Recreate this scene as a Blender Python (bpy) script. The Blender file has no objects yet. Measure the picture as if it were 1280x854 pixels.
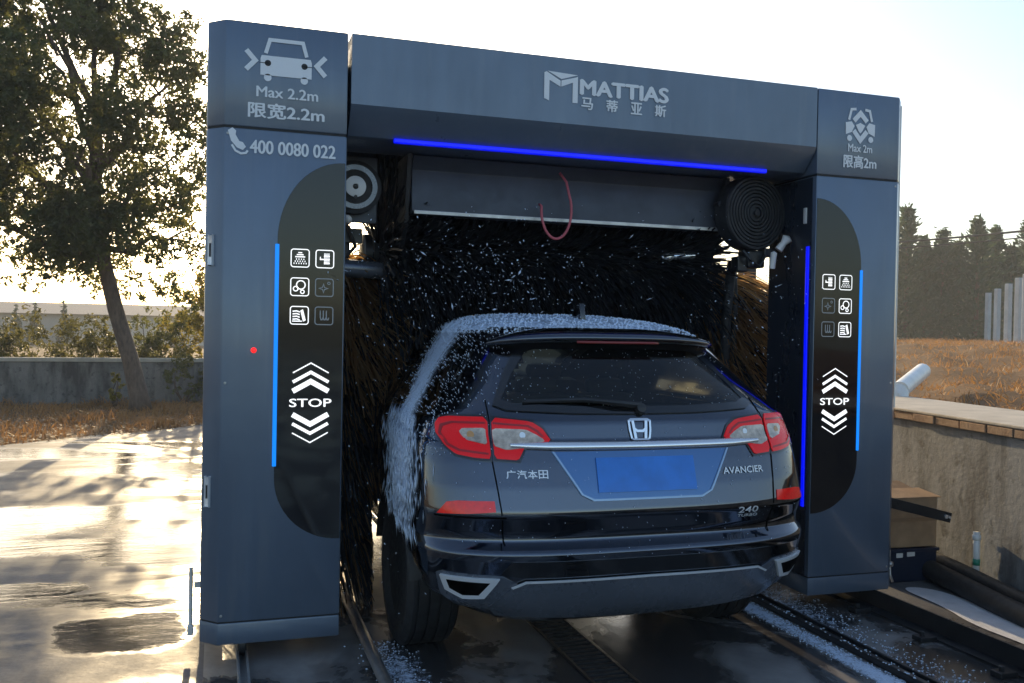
import bpy, bmesh, math, random
import numpy as np
from mathutils import Vector, Matrix
from math import radians as R, sin, cos, pi

random.seed(7); rng = np.random.default_rng(7)
sc = bpy.context.scene
col = sc.collection

# ------------------------------------------------------------------ camera
CAM = (0.0612467, -4.3454156, 1.5641388)
YAW, PIT, ROL = 0.3122021, -0.0122573, 0.0184965
fw = Vector((sin(YAW)*cos(PIT), cos(YAW)*cos(PIT), sin(PIT)))
r0 = Vector((cos(YAW), -sin(YAW), 0)); u0 = r0.cross(fw)
rt = r0*cos(ROL) + u0*sin(ROL); up = u0*cos(ROL) - r0*sin(ROL)
cd = bpy.data.cameras.new('camera'); cam = bpy.data.objects.new('camera', cd); col.objects.link(cam)
cam.matrix_world = Matrix(((rt.x, up.x, -fw.x, CAM[0]), (rt.y, up.y, -fw.y, CAM[1]), (rt.z, up.z, -fw.z, CAM[2]), (0, 0, 0, 1)))
cd.sensor_width = 36; cd.lens = 36*1140/1280; cd.clip_start = .05; cd.clip_end = 2000
sc.camera = cam

# ------------------------------------------------------------------ light
SUN_EL, SUN_AZ = R(15.0), R(1.0)          # azimuth from +Y towards +X
w = bpy.data.worlds.new('World'); sc.world = w; w.use_nodes = True
nt = w.node_tree; nt.nodes.clear()
sky = nt.nodes.new('ShaderNodeTexSky'); sky.sky_type = 'NISHITA'; sky.sun_disc = False
sky.sun_elevation = SUN_EL; sky.sun_rotation = SUN_AZ
sky.air_density = 1.0; sky.dust_density = 1.6; sky.ozone_density = 1.6
bg = nt.nodes.new('ShaderNodeBackground'); bg.inputs['Strength'].default_value = 0.105
wo = nt.nodes.new('ShaderNodeOutputWorld')
nt.links.new(sky.outputs[0], bg.inputs[0]); nt.links.new(bg.outputs[0], wo.inputs[0])
sd = bpy.data.lights.new('sun', 'SUN'); sd.energy = 2.4; sd.angle = R(0.5); sd.color = (1, .76, .44)
so = bpy.data.objects.new('sun', sd); col.objects.link(so)
sdir = Vector((sin(SUN_AZ)*cos(SUN_EL), cos(SUN_AZ)*cos(SUN_EL), sin(SUN_EL)))
so.rotation_euler = sdir.to_track_quat('Z', 'Y').to_euler(); so.location = (2, 10, 20)
vs = sc.view_settings; vs.view_transform = 'Standard'; vs.look = 'None'; vs.gamma = 1; vs.use_curve_mapping = False
vs.exposure = 1.36
sc.render.engine = 'CYCLES'
cy = sc.cycles; cy.use_denoising = True; cy.max_bounces = 8; cy.diffuse_bounces = 3; cy.glossy_bounces = 4
cy.transmission_bounces = 6; cy.transparent_max_bounces = 12; cy.sample_clamp_indirect = 6; cy.caustics_reflective = False; cy.caustics_refractive = False

# ------------------------------------------------------------------ materials
def mat(name): 
    m = bpy.data.materials.new(name); m.use_nodes = True
    n = m.node_tree; n.nodes.clear()
    o = n.nodes.new('ShaderNodeOutputMaterial')
    return m, n, o
def setp(b, **k):
    for a, v in k.items():
        b.inputs[a.replace('_', ' ')].default_value = v
def noise(n, scale, detail=4, rough=.55, vec=None, dist=0):
    t = n.nodes.new('ShaderNodeTexNoise'); t.inputs['Scale'].default_value = scale; t.inputs['Detail'].default_value = detail
    t.inputs['Roughness'].default_value = rough; t.inputs['Distortion'].default_value = dist
    if vec is not None: n.links.new(vec, t.inputs['Vector'])
    return t.outputs['Fac']
def ramp(n, fac, stops):
    r = n.nodes.new('ShaderNodeValToRGB'); e = r.color_ramp.elements
    while len(e) < len(stops): e.new(.5)
    for q, (p, c) in zip(e, stops):
        q.position = p; q.color = (c, c, c, 1) if isinstance(c, (int, float)) else (*c, 1)
    n.links.new(fac, r.inputs[0]); return r.outputs[0]
def mixc(n, fac, a, b, mode='MIX'):
    x = n.nodes.new('ShaderNodeMix'); x.data_type = 'RGBA'; x.blend_type = mode
    for sock, v in ((x.inputs[0], fac), (x.inputs[6], a), (x.inputs[7], b)):
        if hasattr(v, 'links') or hasattr(v, 'is_linked'): n.links.new(v, sock)
        elif isinstance(v, (int, float)): sock.default_value = v
        else: sock.default_value = (*v, 1)
    return x.outputs[2]
def pos(n, scale=(1, 1, 1), obj=False):
    if obj:
        t = n.nodes.new('ShaderNodeTexCoord'); src = t.outputs['Object']
    else:
        g = n.nodes.new('ShaderNodeNewGeometry'); src = g.outputs['Position']
    m = n.nodes.new('ShaderNodeMapping'); m.inputs['Scale'].default_value = scale
    n.links.new(src, m.inputs[0]); return m.outputs[0]
def bump(n, b, h, strength=.2, dist=.01):
    u = n.nodes.new('ShaderNodeBump'); u.inputs['Strength'].default_value = strength; u.inputs['Distance'].default_value = dist
    n.links.new(h, u.inputs['Height']); n.links.new(u.outputs[0], b.inputs['Normal']); return u
def pbr(name, c, rough=.5, metal=0, coat=0, var=0, vscale=6, bstr=0, bscale=60, emit=None, estr=0, spec=.5, c2=None, rvar=0, stretch=(1, 1, 1)):
    m, n, o = mat(name); b = n.nodes.new('ShaderNodeBsdfPrincipled'); n.links.new(b.outputs[0], o.inputs[0])
    setp(b, Base_Color=(*c, 1), Roughness=rough, Metallic=metal, Coat_Weight=coat, Specular_IOR_Level=spec)
    if coat: setp(b, Coat_Roughness=.04)
    if var or c2 or rvar:
        p = pos(n, stretch); f = noise(n, vscale, 6, .6, p)
        f2 = ramp(n, f, [(.35, 0.0), (.65, 1.0)])
        ca = tuple(x*(1-var) for x in c); cb = c2 if c2 else tuple(min(1, x*(1+var)) for x in c)
        n.links.new(mixc(n, f2, ca, cb), b.inputs['Base Color'])
        if rvar:
            f3 = ramp(n, noise(n, vscale*2.3, 6, .65, p), [(.3, max(0, rough-rvar)), (.7, min(1, rough+rvar))]); n.links.new(f3, b.inputs['Roughness'])
    if bstr: bump(n, b, noise(n, bscale, 4, .6, pos(n, stretch)), bstr)
    if emit: setp(b, Emission_Color=(*emit, 1), Emission_Strength=estr)
    return m
M = {}
def paint_mat():
    m, n, o = mat('gantry_paint'); b = n.nodes.new('ShaderNodeBsdfPrincipled'); n.links.new(b.outputs[0], o.inputs[0])
    p = pos(n); pv = pos(n, (5, 5, .45))
    c = mixc(n, ramp(n, noise(n, 1.6, 6, .6, p), [(.35, 0.), (.65, 1.)]), (.108, .142, .196), (.127, .165, .226))
    c = mixc(n, ramp(n, noise(n, 2.4, 6, .62, pv), [(.52, 0.), (.78, .30)]), c, (.22, .235, .255))
    n.links.new(c, b.inputs['Base Color']); setp(b, Metallic=.35, Coat_Weight=.4, Coat_Roughness=.06)
    n.links.new(ramp(n, noise(n, 2.2, 7, .65, pv), [(.3, .26), (.7, .46)]), b.inputs['Roughness'])
    v = n.nodes.new('ShaderNodeTexVoronoi'); v.inputs['Scale'].default_value = 70; n.links.new(p, v.inputs['Vector'])
    d = ramp(n, v.outputs['Distance'], [(.10, 1.), (.22, 0.)]); g = ramp(n, noise(n, 5, 3, .6, p), [(.5, 0.), (.62, 1.)])
    h = mixc(n, 1.0, d, g, 'MULTIPLY'); bump(n, b, mixc(n, .5, h, noise(n, 3, 2, .5, p)), .12, .004); return m
M['paint'] = paint_mat()
M['seam'] = pbr('seam_black', (.012, .012, .014), .6)
M['inner'] = pbr('inner_panel', (.024, .032, .05), .3, .2, .3, var=.2, vscale=3, rvar=.08, stretch=(1, 1, .3))
M['glassblk'] = pbr('black_gloss_panel', (.007, .007, .009), .06, 0, .15, spec=.38, rvar=.03, vscale=3)
M['led_b'] = pbr('blue_light', (.01, .02, .3), .4, emit=(.0, .004, 1.0), estr=.36)
M['led_c'] = pbr('azure_light', (.01, .1, .5), .4, emit=(.0, .19, .75), estr=.5)
M['icon_on'] = pbr('lit_icon', (.7, .7, .7), .5, emit=(1, 1, 1), estr=.42)
M['icon_off'] = pbr('dim_icon', (.42, .42, .43), .5)
M['vinyl'] = pbr('white_vinyl', (.80, .82, .86), .45)
M['red'] = pbr('red_indicator', (.6, .01, .01), .3, emit=(1, .02, .02), estr=.6)
M['steel'] = pbr('dull_steel', (.42, .42, .42), .38, .8, var=.2, rvar=.12)
M['chrome'] = pbr('chrome', (.86, .87, .9), .16, .8)
M['satin'] = pbr('satin_chrome', (.82, .83, .85), .3, .35, .3)
M['blackmetal'] = pbr('black_metal', (.022, .022, .024), .38, .3, var=.3, rvar=.12)
M['rubber'] = pbr('rubber', (.017, .017, .018), .62, var=.3, vscale=14, rvar=.12)
M['plastic'] = pbr('black_plastic', (.020, .020, .022), .45, var=.25, rvar=.1)
M['grayplast'] = pbr('grey_trim', (.115, .13, .16), .28, .35, .5, rvar=.06)
M['beam'] = pbr('beam_grey', (.052, .058, .070), .45, .2, var=.15, rvar=.1)
M['white'] = pbr('white_plastic', (.72, .71, .68), .4, var=.1)
M['carpaint'] = pbr('car_paint', (.017, .029, .056), .12, 1.0, 1.0, rvar=.03, vscale=5, bstr=.012, bscale=4)
M['carpaint'].node_tree.nodes['Principled BSDF'].inputs['Coat IOR'].default_value = 1.9
M['carblack'] = pbr('gloss_black_trim', (.006, .006, .007), .10, 0, .8)
M['gap'] = pbr('panel_gap', (.001, .001, .001), .9, spec=.05)
M['redlens'] = pbr('red_lens', (.46, .002, .004), .07, 0, .35, emit=(1, .003, .004), estr=.08, bstr=.25, bscale=160, spec=.3)
M['redguide'] = pbr('red_light_guide', (.30, .001, .002), .2, 0, .3)
M['amber'] = pbr('amber_bulb', (.6, .30, .10), .2, 0, .6)
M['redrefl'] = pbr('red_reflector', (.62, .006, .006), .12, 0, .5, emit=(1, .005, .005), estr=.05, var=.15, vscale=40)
M['clearlens'] = pbr('clear_lens', (.58, .47, .37), .10, .3, 1.0, var=.35, vscale=28, bstr=.3, bscale=70)
M['plate'] = pbr('blue_plate', (.015, .19, .66), .35, 0, .3, var=.12, vscale=8)
M['recess'] = pbr('recess_sky_tint', (.055, .15, .34), .28, .5, .8)  # sky reflected in the navy recess, put into its base colour as blue
M['recess_lit_lip'] = pbr('recess_lit_lip', (.30, .42, .58), .25, .4, .6)  # lit rim of the recess as a lighter colour
M['sunlit_pale'] = pbr('pale_sunlit_ground', (.66, .66, .68), .6, var=.12, vscale=6, bstr=.2, bscale=30)  # sunlit ground: its brightness put into a paler colour
M['cardboard'] = pbr('cardboard', (.40, .25, .14), .8, var=.15, vscale=9)
M['seat'] = pbr('seat_cloth', (.03, .028, .026), .85)
M['rim'] = pbr('alloy', (.5, .5, .52), .25, .9)
M['hub'] = pbr('hub_white', (.62, .63, .64), .4, .2)

def bristle_mat(name, c, tr):
    m, n, o = mat(name); d = n.nodes.new('ShaderNodeBsdfPrincipled'); setp(d, Base_Color=(*c, 1), Roughness=.4)
    t = n.nodes.new('ShaderNodeBsdfTranslucent'); t.inputs[0].default_value = (*tr, 1)
    x = n.nodes.new('ShaderNodeMixShader'); x.inputs[0].default_value = .3 if tr[0] < .1 else .6
    n.links.new(d.outputs[0], x.inputs[1]); n.links.new(t.outputs[0], x.inputs[2]); n.links.new(x.outputs[0], o.inputs[0])
    g = n.nodes.new('ShaderNodeObjectInfo')
    return m
M['bristle'] = bristle_mat('brush_bristle_black', (.014, .015, .018), (.03, .03, .035))
M['bristle_b'] = bristle_mat('brush_bristle_sunlit', (.17, .105, .05), (.70, .42, .17))  # dark bristles with warm sunlight put into their colour as golden brown

def leaf_mat(name, a, b, tr, mixf=.45, sc_=.8):
    m, n, o = mat(name); p = pos(n); f = ramp(n, noise(n, sc_, 3, .6, p), [(.35, 0.), (.65, 1.)])
    c = mixc(n, f, a, b); d = n.nodes.new('ShaderNodeBsdfPrincipled'); setp(d, Roughness=.55, Specular_IOR_Level=.3); n.links.new(c, d.inputs['Base Color'])
    t = n.nodes.new('ShaderNodeBsdfTranslucent'); n.links.new(mixc(n, f, tr, tuple(x*.7 for x in tr)), t.inputs[0])
    x = n.nodes.new('ShaderNodeMixShader'); x.inputs[0].default_value = mixf
    n.links.new(d.outputs[0], x.inputs[1]); n.links.new(t.outputs[0], x.inputs[2]); n.links.new(x.outputs[0], o.inputs[0]); return m
M['leaf'] = leaf_mat('tree_leaf', (.050, .080, .032), (.085, .080, .036), (.27, .27, .08), .48)
M['leaf_y'] = leaf_mat('yellow_leaf', (.14, .13, .03), (.20, .15, .04), (.45, .36, .06), .5)
M['leaf_h'] = leaf_mat('hedge_leaf', (.065, .085, .032), (.12, .11, .042), (.28, .25, .07), .38, .5)
M['pine'] = leaf_mat('pine_needle', (.034, .078, .044), (.060, .11, .058), (.09, .15, .05), .25, .3)
M['dry'] = leaf_mat('dry_grass', (.30, .15, .06), (.36, .22, .10), (.50, .26, .09), .4, 1.6)
M['litter'] = leaf_mat('leaf_litter', (.26, .13, .06), (.36, .24, .12), (.40, .22, .08), .3, 3)
M['bark'] = pbr('bark', (.13, .09, .065), .85, var=.35, vscale=18, bstr=.6, bscale=30, stretch=(1, 1, .35))

def ground_mat():
    m, n, o = mat('dry_soil'); b = n.nodes.new('ShaderNodeBsdfPrincipled'); n.links.new(b.outputs[0], o.inputs[0])
    p = pos(n); c = ramp(n, noise(n, .6, 8, .65, p), [(.3, (.16, .10, .055)), (.5, (.24, .15, .08)), (.7, (.30, .20, .11))])
    c = mixc(n, ramp(n, noise(n, 14, 6, .7, p), [(.4, 0.), (.7, .5)]), c, (.10, .07, .04))
    n.links.new(c, b.inputs['Base Color']); setp(b, Roughness=.9, Specular_IOR_Level=.1); bump(n, b, noise(n, 9, 6, .7, p), .6, .05); return m
M['soil'] = ground_mat()
def yard_mat():
    m, n, o = mat('wet_concrete_yard'); b = n.nodes.new('ShaderNodeBsdfPrincipled'); n.links.new(b.outputs[0], o.inputs[0])
    p = pos(n); ps = pos(n, (.45, 1.0, 1))
    f = noise(n, .55, 6, .6, ps, .7)
    wet = ramp(n, f, [(.46, 0.), (.55, 1.)])
    wob = noise(n, 2.6, 5, .6, p)
    sx = n.nodes.new('ShaderNodeSeparateXYZ'); n.links.new(p, sx.inputs[0])
    def mth(op, a, c):
        t = n.nodes.new('ShaderNodeMath'); t.operation = op
        for sk, v in ((t.inputs[0], a), (t.inputs[1], c)):
            if isinstance(v, (int, float)): sk.default_value = v
            else: n.links.new(v, sk)
        return t.outputs[0]
    for cx, cy_, rx, ry in ((-.38, .62, .40, .40), (-1.5, 2.62, 1.5, .34), (-.30, 3.6, .40, .24), (-.6, 6.2, .8, .5), (-1.0, 1.5, .5, .22)):
        u = mth('DIVIDE', mth('SUBTRACT', sx.outputs[0], cx), rx); v = mth('DIVIDE', mth('SUBTRACT', sx.outputs[1], cy_), ry)
        d = mth('ADD', mth('ADD', mth('MULTIPLY', u, u), mth('MULTIPLY', v, v)), mth('MULTIPLY', mth('SUBTRACT', wob, .5), 2.2))
        wet = mth('MAXIMUM', wet, ramp(n, d, [(.55, 1.), (.95, 0.)]))
    base = ramp(n, noise(n, 1.3, 8, .62, p), [(.3, (.115, .115, .118)), (.7, (.20, .195, .195))])
    base = mixc(n, 1.0, base, ramp(n, noise(n, 38, 4, .7, p), [(.3, .72), (.7, 1.)]), 'MULTIPLY')
    base = mixc(n, ramp(n, noise(n, .9, 7, .7, p), [(.55, 0.), (.72, .6)]), base, (.085, .07, .055))
    c = mixc(n, wet, base, mixc(n, 1.0, base, (.36, .33, .31), 'MULTIPLY'))
    n.links.new(c, b.inputs['Base Color'])
    n.links.new(mixc(n, wet, ramp(n, noise(n, 3, 5, .6, p), [(.3, .45), (.7, .68)]), ramp(n, noise(n, 4, 5, .6, p), [(.35, .05), (.7, .15)])), b.inputs['Roughness'])
    n.links.new(mixc(n, wet, (.10, .10, .10), (.38, .38, .38)), b.inputs['Specular IOR Level'])
    pr = pos(n, (.6, 2.0, 1))
    h = mixc(n, wet, mixc(n, .5, noise(n, 3, 4, .55, p), noise(n, 30, 6, .75, p)), mixc(n, .22, noise(n, 3.2, 3, .5, pr, .8), noise(n, 30, 3, .6, pr)))
    bump(n, b, h, .34, .012); return m
M['yard'] = yard_mat()
def bay_mat():
    m, n, o = mat('wash_bay_concrete'); b = n.nodes.new('ShaderNodeBsdfPrincipled'); n.links.new(b.outputs[0], o.inputs[0])
    p = pos(n); ps = pos(n, (1.0, .7, 1))
    wet = ramp(n, noise(n, 1.5, 5, .6, ps, .5), [(.44, 0.), (.54, 1.)])
    base = ramp(n, noise(n, 3, 8, .65, p), [(.3, (.17, .16, .155)), (.7, (.32, .30, .285))])
    c = mixc(n, wet, base, (.050, .047, .046))
    n.links.new(c, b.inputs['Base Color'])
    rr = mixc(n, wet, (.5, .5, .5), ramp(n, noise(n, 7, 4, .6, p), [(.35, .06), (.7, .22)])); n.links.new(rr, b.inputs['Roughness'])
    bump(n, b, mixc(n, .5, noise(n, 4, 3, .5, p), noise(n, 40, 5, .7, p)), .3, .006); return m
M['bay'] = bay_mat()
M['puddle'] = pbr('puddle_water', (.06, .045, .032), .04, 0, 0, var=.3, vscale=2, bstr=.22, bscale=16, spec=.6)
def stained(name, a, b2, dark, bs=.4):
    m, n, o = mat(name); b = n.nodes.new('ShaderNodeBsdfPrincipled'); n.links.new(b.outputs[0], o.inputs[0])
    p = pos(n); pv = pos(n, (1.5, 1.5, .4))
    c = ramp(n, noise(n, 2.0, 8, .65, p), [(.3, a), (.7, b2)])
    c = mixc(n, ramp(n, noise(n, 3.0, 6, .6, pv), [(.46, 0.), (.66, .85)]), c, dark)
    c = mixc(n, ramp(n, noise(n, 9, 5, .6, p), [(.56, 0.), (.68, .8)]), c, dark)
    n.links.new(c, b.inputs['Base Color']); setp(b, Roughness=.82); bump(n, b, noise(n, 24, 6, .7, p), bs, .01); return m
M['tankwall'] = stained('stained_render', (.20, .205, .21), (.29, .295, .295), (.075, .072, .07))
M['farwall'] = stained('mossy_wall', (.14, .135, .125), (.26, .24, .215), (.045, .042, .04), .6)
M['cap'] = pbr('cement_cap', (.46, .41, .34), .85, var=.14, vscale=5, bstr=.3, bscale=40)
M['brick'] = pbr('brick_edge', (.34, .19, .11), .85, var=.3, vscale=7, bstr=.4, bscale=50, c2=(.40, .26, .16))
M['post'] = pbr('concrete_post', (.40, .42, .43), .8, var=.12, vscale=2)
M['render_far'] = pbr('pale_render', (.52, .47, .40), .9, var=.08, vscale=.5)
m, n, o = mat('soap_foam'); b = n.nodes.new('ShaderNodeBsdfPrincipled'); setp(b, Base_Color=(.72, .83, 1.0, 1), Roughness=.35, Subsurface_Weight=0); n.links.new(b.outputs[0], o.inputs[0]); M['foam'] = m
def film_mat():
    m, n, o = mat('foam_film'); p = pos(n, (1, 1, .18)); d = n.nodes.new('ShaderNodeBsdfPrincipled'); setp(d, Base_Color=(.70, .82, 1., 1), Roughness=.3)
    t = n.nodes.new('ShaderNodeBsdfTransparent'); x = n.nodes.new('ShaderNodeMixShader'); at = n.nodes.new('ShaderNodeAttribute'); at.attribute_name = 'cover'
    f = mixc(n, .45, noise(n, 95, 5, .7, p, .4), noise(n, 22, 4, .6, p))
    ad = n.nodes.new('ShaderNodeMath'); ad.operation = 'ADD'; n.links.new(f, ad.inputs[0]); n.links.new(at.outputs['Fac'], ad.inputs[1])
    r_ = ramp(n, ad.outputs[0], [(.58, 0.), (.74, .95)]); n.links.new(r_, x.inputs[0]); n.links.new(t.outputs[0], x.inputs[1]); n.links.new(d.outputs[0], x.inputs[2]); n.links.new(x.outputs[0], o.inputs[0])
    bump(n, d, f, .6, .006); return m
M['film'] = film_mat()
def cglass(name, tint, ior=1.5):
    m, n, o = mat(name); g = n.nodes.new('ShaderNodeBsdfGlossy'); g.inputs['Roughness'].default_value = .02; g.inputs['Color'].default_value = (1, 1, 1, 1)
    t = n.nodes.new('ShaderNodeBsdfTransparent'); t.inputs[0].default_value = (*tint, 1)
    f = n.nodes.new('ShaderNodeFresnel'); f.inputs[0].default_value = ior
    x = n.nodes.new('ShaderNodeMixShader'); n.links.new(f.outputs[0], x.inputs[0]); n.links.new(t.outputs[0], x.inputs[1]); n.links.new(g.outputs[0], x.inputs[2]); n.links.new(x.outputs[0], o.inputs[0]); return m
M['carglass'] = cglass('tinted_glass', (.80, .84, .66)); M['wscreen'] = cglass('clear_glass', (.92, .95, .88)); M['waterdrop'] = M['foam']

# ------------------------------------------------------------------ builders
class MB:
    def __init__(s): s.v = []; s.f = []
    def add(s, vs, fs):
        k = len(s.v); s.v += [tuple(map(float, p)) for p in vs]; s.f += [tuple(i+k for i in f) for f in fs]; return s
    def box(s, x0, x1, y0, y1, z0, z1, bev=0, seg=2):
        bm = bmesh.new(); bmesh.ops.create_cube(bm, size=1)
        for v in bm.verts: v.co = Vector((x0+(v.co.x+.5)*(x1-x0), y0+(v.co.y+.5)*(y1-y0), z0+(v.co.z+.5)*(z1-z0)))
        if bev: bmesh.ops.bevel(bm, geom=bm.edges[:], offset=bev, segments=seg, affect='EDGES', profile=.5)
        return s.bm(bm)
    def bm(s, bm):
        bm.verts.index_update(); s.add([v.co[:] for v in bm.verts], [[v.index for v in f.verts] for f in bm.faces]); bm.free(); return s
    def obox(s, c, ax, ay, az, bev=0):
        """box by centre and three half-axis vectors"""
        bm = bmesh.new(); bmesh.ops.create_cube(bm, size=2)
        L = [Vector(a) for a in (ax, ay, az)]
        for v in bm.verts: v['x' if 0 else 0] if 0 else None
        for v in bm.verts:
            q = v.co.copy(); v.co = Vector(c) + L[0]*q.x + L[1]*q.y + L[2]*q.z
        if bev: bmesh.ops.bevel(bm, geom=bm.edges[:], offset=bev, segments=2, affect='EDGES', profile=.5)
        bmesh.ops.recalc_face_normals(bm, faces=bm.faces[:]); return s.bm(bm)
    def tube(s, path, r, seg=10, cap=True):
        P_ = [Vector(p) for p in path]; n = len(P_); rs = r if isinstance(r, (list, tuple)) else [r]*n
        vs = []; ref = None
        for i, p in enumerate(P_):
            t = (P_[min(i+1, n-1)] - P_[max(i-1, 0)]).normalized()
            if ref is None: ref = t.orthogonal().normalized()
            ref = (ref - t*ref.dot(t)); ref = ref.normalized() if ref.length > 1e-6 else t.orthogonal().normalized()
            b2 = t.cross(ref)
            for k in range(seg): a = 2*pi*k/seg; vs.append(p + (ref*cos(a) + b2*sin(a))*rs[i])
        fs = [(i*seg+k, i*seg+(k+1) % seg, (i+1)*seg+(k+1) % seg, (i+1)*seg+k) for i in range(n-1) for k in range(seg)]
        if cap: fs += [tuple(range(seg))[::-1], tuple((n-1)*seg+k for k in range(seg))]
        return s.add(vs, fs)
    def lathe(s, prof, c, axis, seg=32, cap=True):
        """prof: (radius, along) pairs about axis through c"""
        ax = Vector(axis).normalized(); e1 = ax.orthogonal().normalized(); e2 = ax.cross(e1); c = Vector(c); vs = []
        for r_, h in prof:
            for k in range(seg): a = 2*pi*k/seg; vs.append(c + ax*h + (e1*cos(a)+e2*sin(a))*r_)
        n = len(prof)
        fs = [(i*seg+k, i*seg+(k+1) % seg, (i+1)*seg+(k+1) % seg, (i+1)*seg+k) for i in range(n-1) for k in range(seg)]
        if cap and prof[0][0] > 1e-6: fs.append(tuple(range(seg))[::-1])
        if cap and prof[-1][0] > 1e-6: fs.append(tuple((n-1)*seg+k for k in range(seg)))
        return s.add(vs, fs)
    def prism(s, poly, a0, a1, plane='xz', bev=0):
        """2-D polygon extruded: plane xz (along y), xy (along z), yz (along x)"""
        def p3(u, v, a): return {'xz': (u, a, v), 'xy': (u, v, a), 'yz': (a, u, v)}[plane]
        bm = bmesh.new(); A = [bm.verts.new(p3(u, v, a0)) for u, v in poly]; B = [bm.verts.new(p3(u, v, a1)) for u, v in poly]
        n = len(poly); bm.faces.new(A); bm.faces.new(B[::-1])
        for i in range(n): bm.faces.new((A[i], B[i], B[(i+1) % n], A[(i+1) % n]))
        bmesh.ops.recalc_face_normals(bm, faces=bm.faces[:])
        if bev: bmesh.ops.bevel(bm, geom=bm.edges[:], offset=bev, segments=2, affect='EDGES', profile=.5)
        return s.bm(bm)
    def build(s, name, m, parent=None, smooth=False, angle=None):
        me = bpy.data.meshes.new(name); me.from_pydata(s.v, [], s.f); me.validate()
        bm = bmesh.new(); bm.from_mesh(me); bmesh.ops.recalc_face_normals(bm, faces=bm.faces[:])  if not getattr(s, 'keep', False) else None
        bm.to_mesh(me); bm.free()
        if smooth:
            me.polygons.foreach_set('use_smooth', [True]*len(me.polygons))
            if angle: me.set_sharp_from_angle(angle=R(angle))
        me.materials.append(M[m] if isinstance(m, str) else m)
        ob = bpy.data.objects.new(name, me); col.objects.link(ob)
        if parent: put(ob, parent)
        return ob
def npmesh(name, V, F, m, parent=None, smooth=False):
    """fast mesh from arrays, F all same size"""
    V = np.asarray(V, np.float32); F = np.asarray(F, np.int32); k = F.shape[1]
    me = bpy.data.meshes.new(name); me.vertices.add(len(V)); me.vertices.foreach_set('co', V.ravel())
    me.loops.add(F.size); me.loops.foreach_set('vertex_index', F.ravel()); me.polygons.add(len(F))
    me.polygons.foreach_set('loop_start', np.arange(0, F.size, k)); me.polygons.foreach_set('loop_total', np.full(len(F), k))
    if smooth: me.polygons.foreach_set('use_smooth', [True]*len(F))
    me.update(); me.validate(); me.materials.append(M[m] if isinstance(m, str) else m)
    ob = bpy.data.objects.new(name, me); col.objects.link(ob)
    if parent: put(ob, parent)
    return ob
def empty(name, loc=(0, 0, 0)):
    o = bpy.data.objects.new(name, None); col.objects.link(o); o.location = loc; o.empty_display_size = .2; return o
def tag(o, label=None, cat=None, group=None, kind=None):
    if label: o['label'] = label
    if cat: o['category'] = cat
    if group: o['group'] = group
    if kind: o['kind'] = kind
    return o
def put(o, parent):
    """parent o keeping its world coordinates (parent at a pure translation)"""
    o.parent = parent
    q = parent; t = Vector((0, 0, 0))
    while q: t += Vector(q.location); q = q.parent
    o.location = Vector(o.location) - t
    return o
def quads(C, A, B):
    """flat leaf quads from centres and half axes (N,3)"""
    C, A, B = map(np.asarray, (C, A, B)); V = np.stack([C-A, C+B*.55, C+A, C-B*.55], 1).reshape(-1, 3)
    return V, np.arange(len(V)).reshape(-1, 4)
def rvec(n):
    v = rng.normal(size=(n, 3)); return v/np.linalg.norm(v, axis=1, keepdims=True)
def octs(C, A, rad):
    """stretched octahedra: centres, long half-axis vectors, radius"""
    C = np.asarray(C); A = np.asarray(A); n = len(C); t = rvec(n); B = np.cross(A, t); B /= np.linalg.norm(B, axis=1, keepdims=True)+1e-9
    D = np.cross(A/(np.linalg.norm(A, axis=1, keepdims=True)+1e-9), B); r_ = np.asarray(rad).reshape(-1, 1)
    V = np.stack([C-A, C+A, C+B*r_, C-B*r_, C+D*r_, C-D*r_], 1).reshape(-1, 3)
    T = np.array([(0, 2, 4), (0, 4, 3), (0, 3, 5), (0, 5, 2), (1, 4, 2), (1, 3, 4), (1, 5, 3), (1, 2, 5)])
    F = (np.arange(n)[:, None, None]*6 + T[None]).reshape(-1, 3); return V, F

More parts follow.
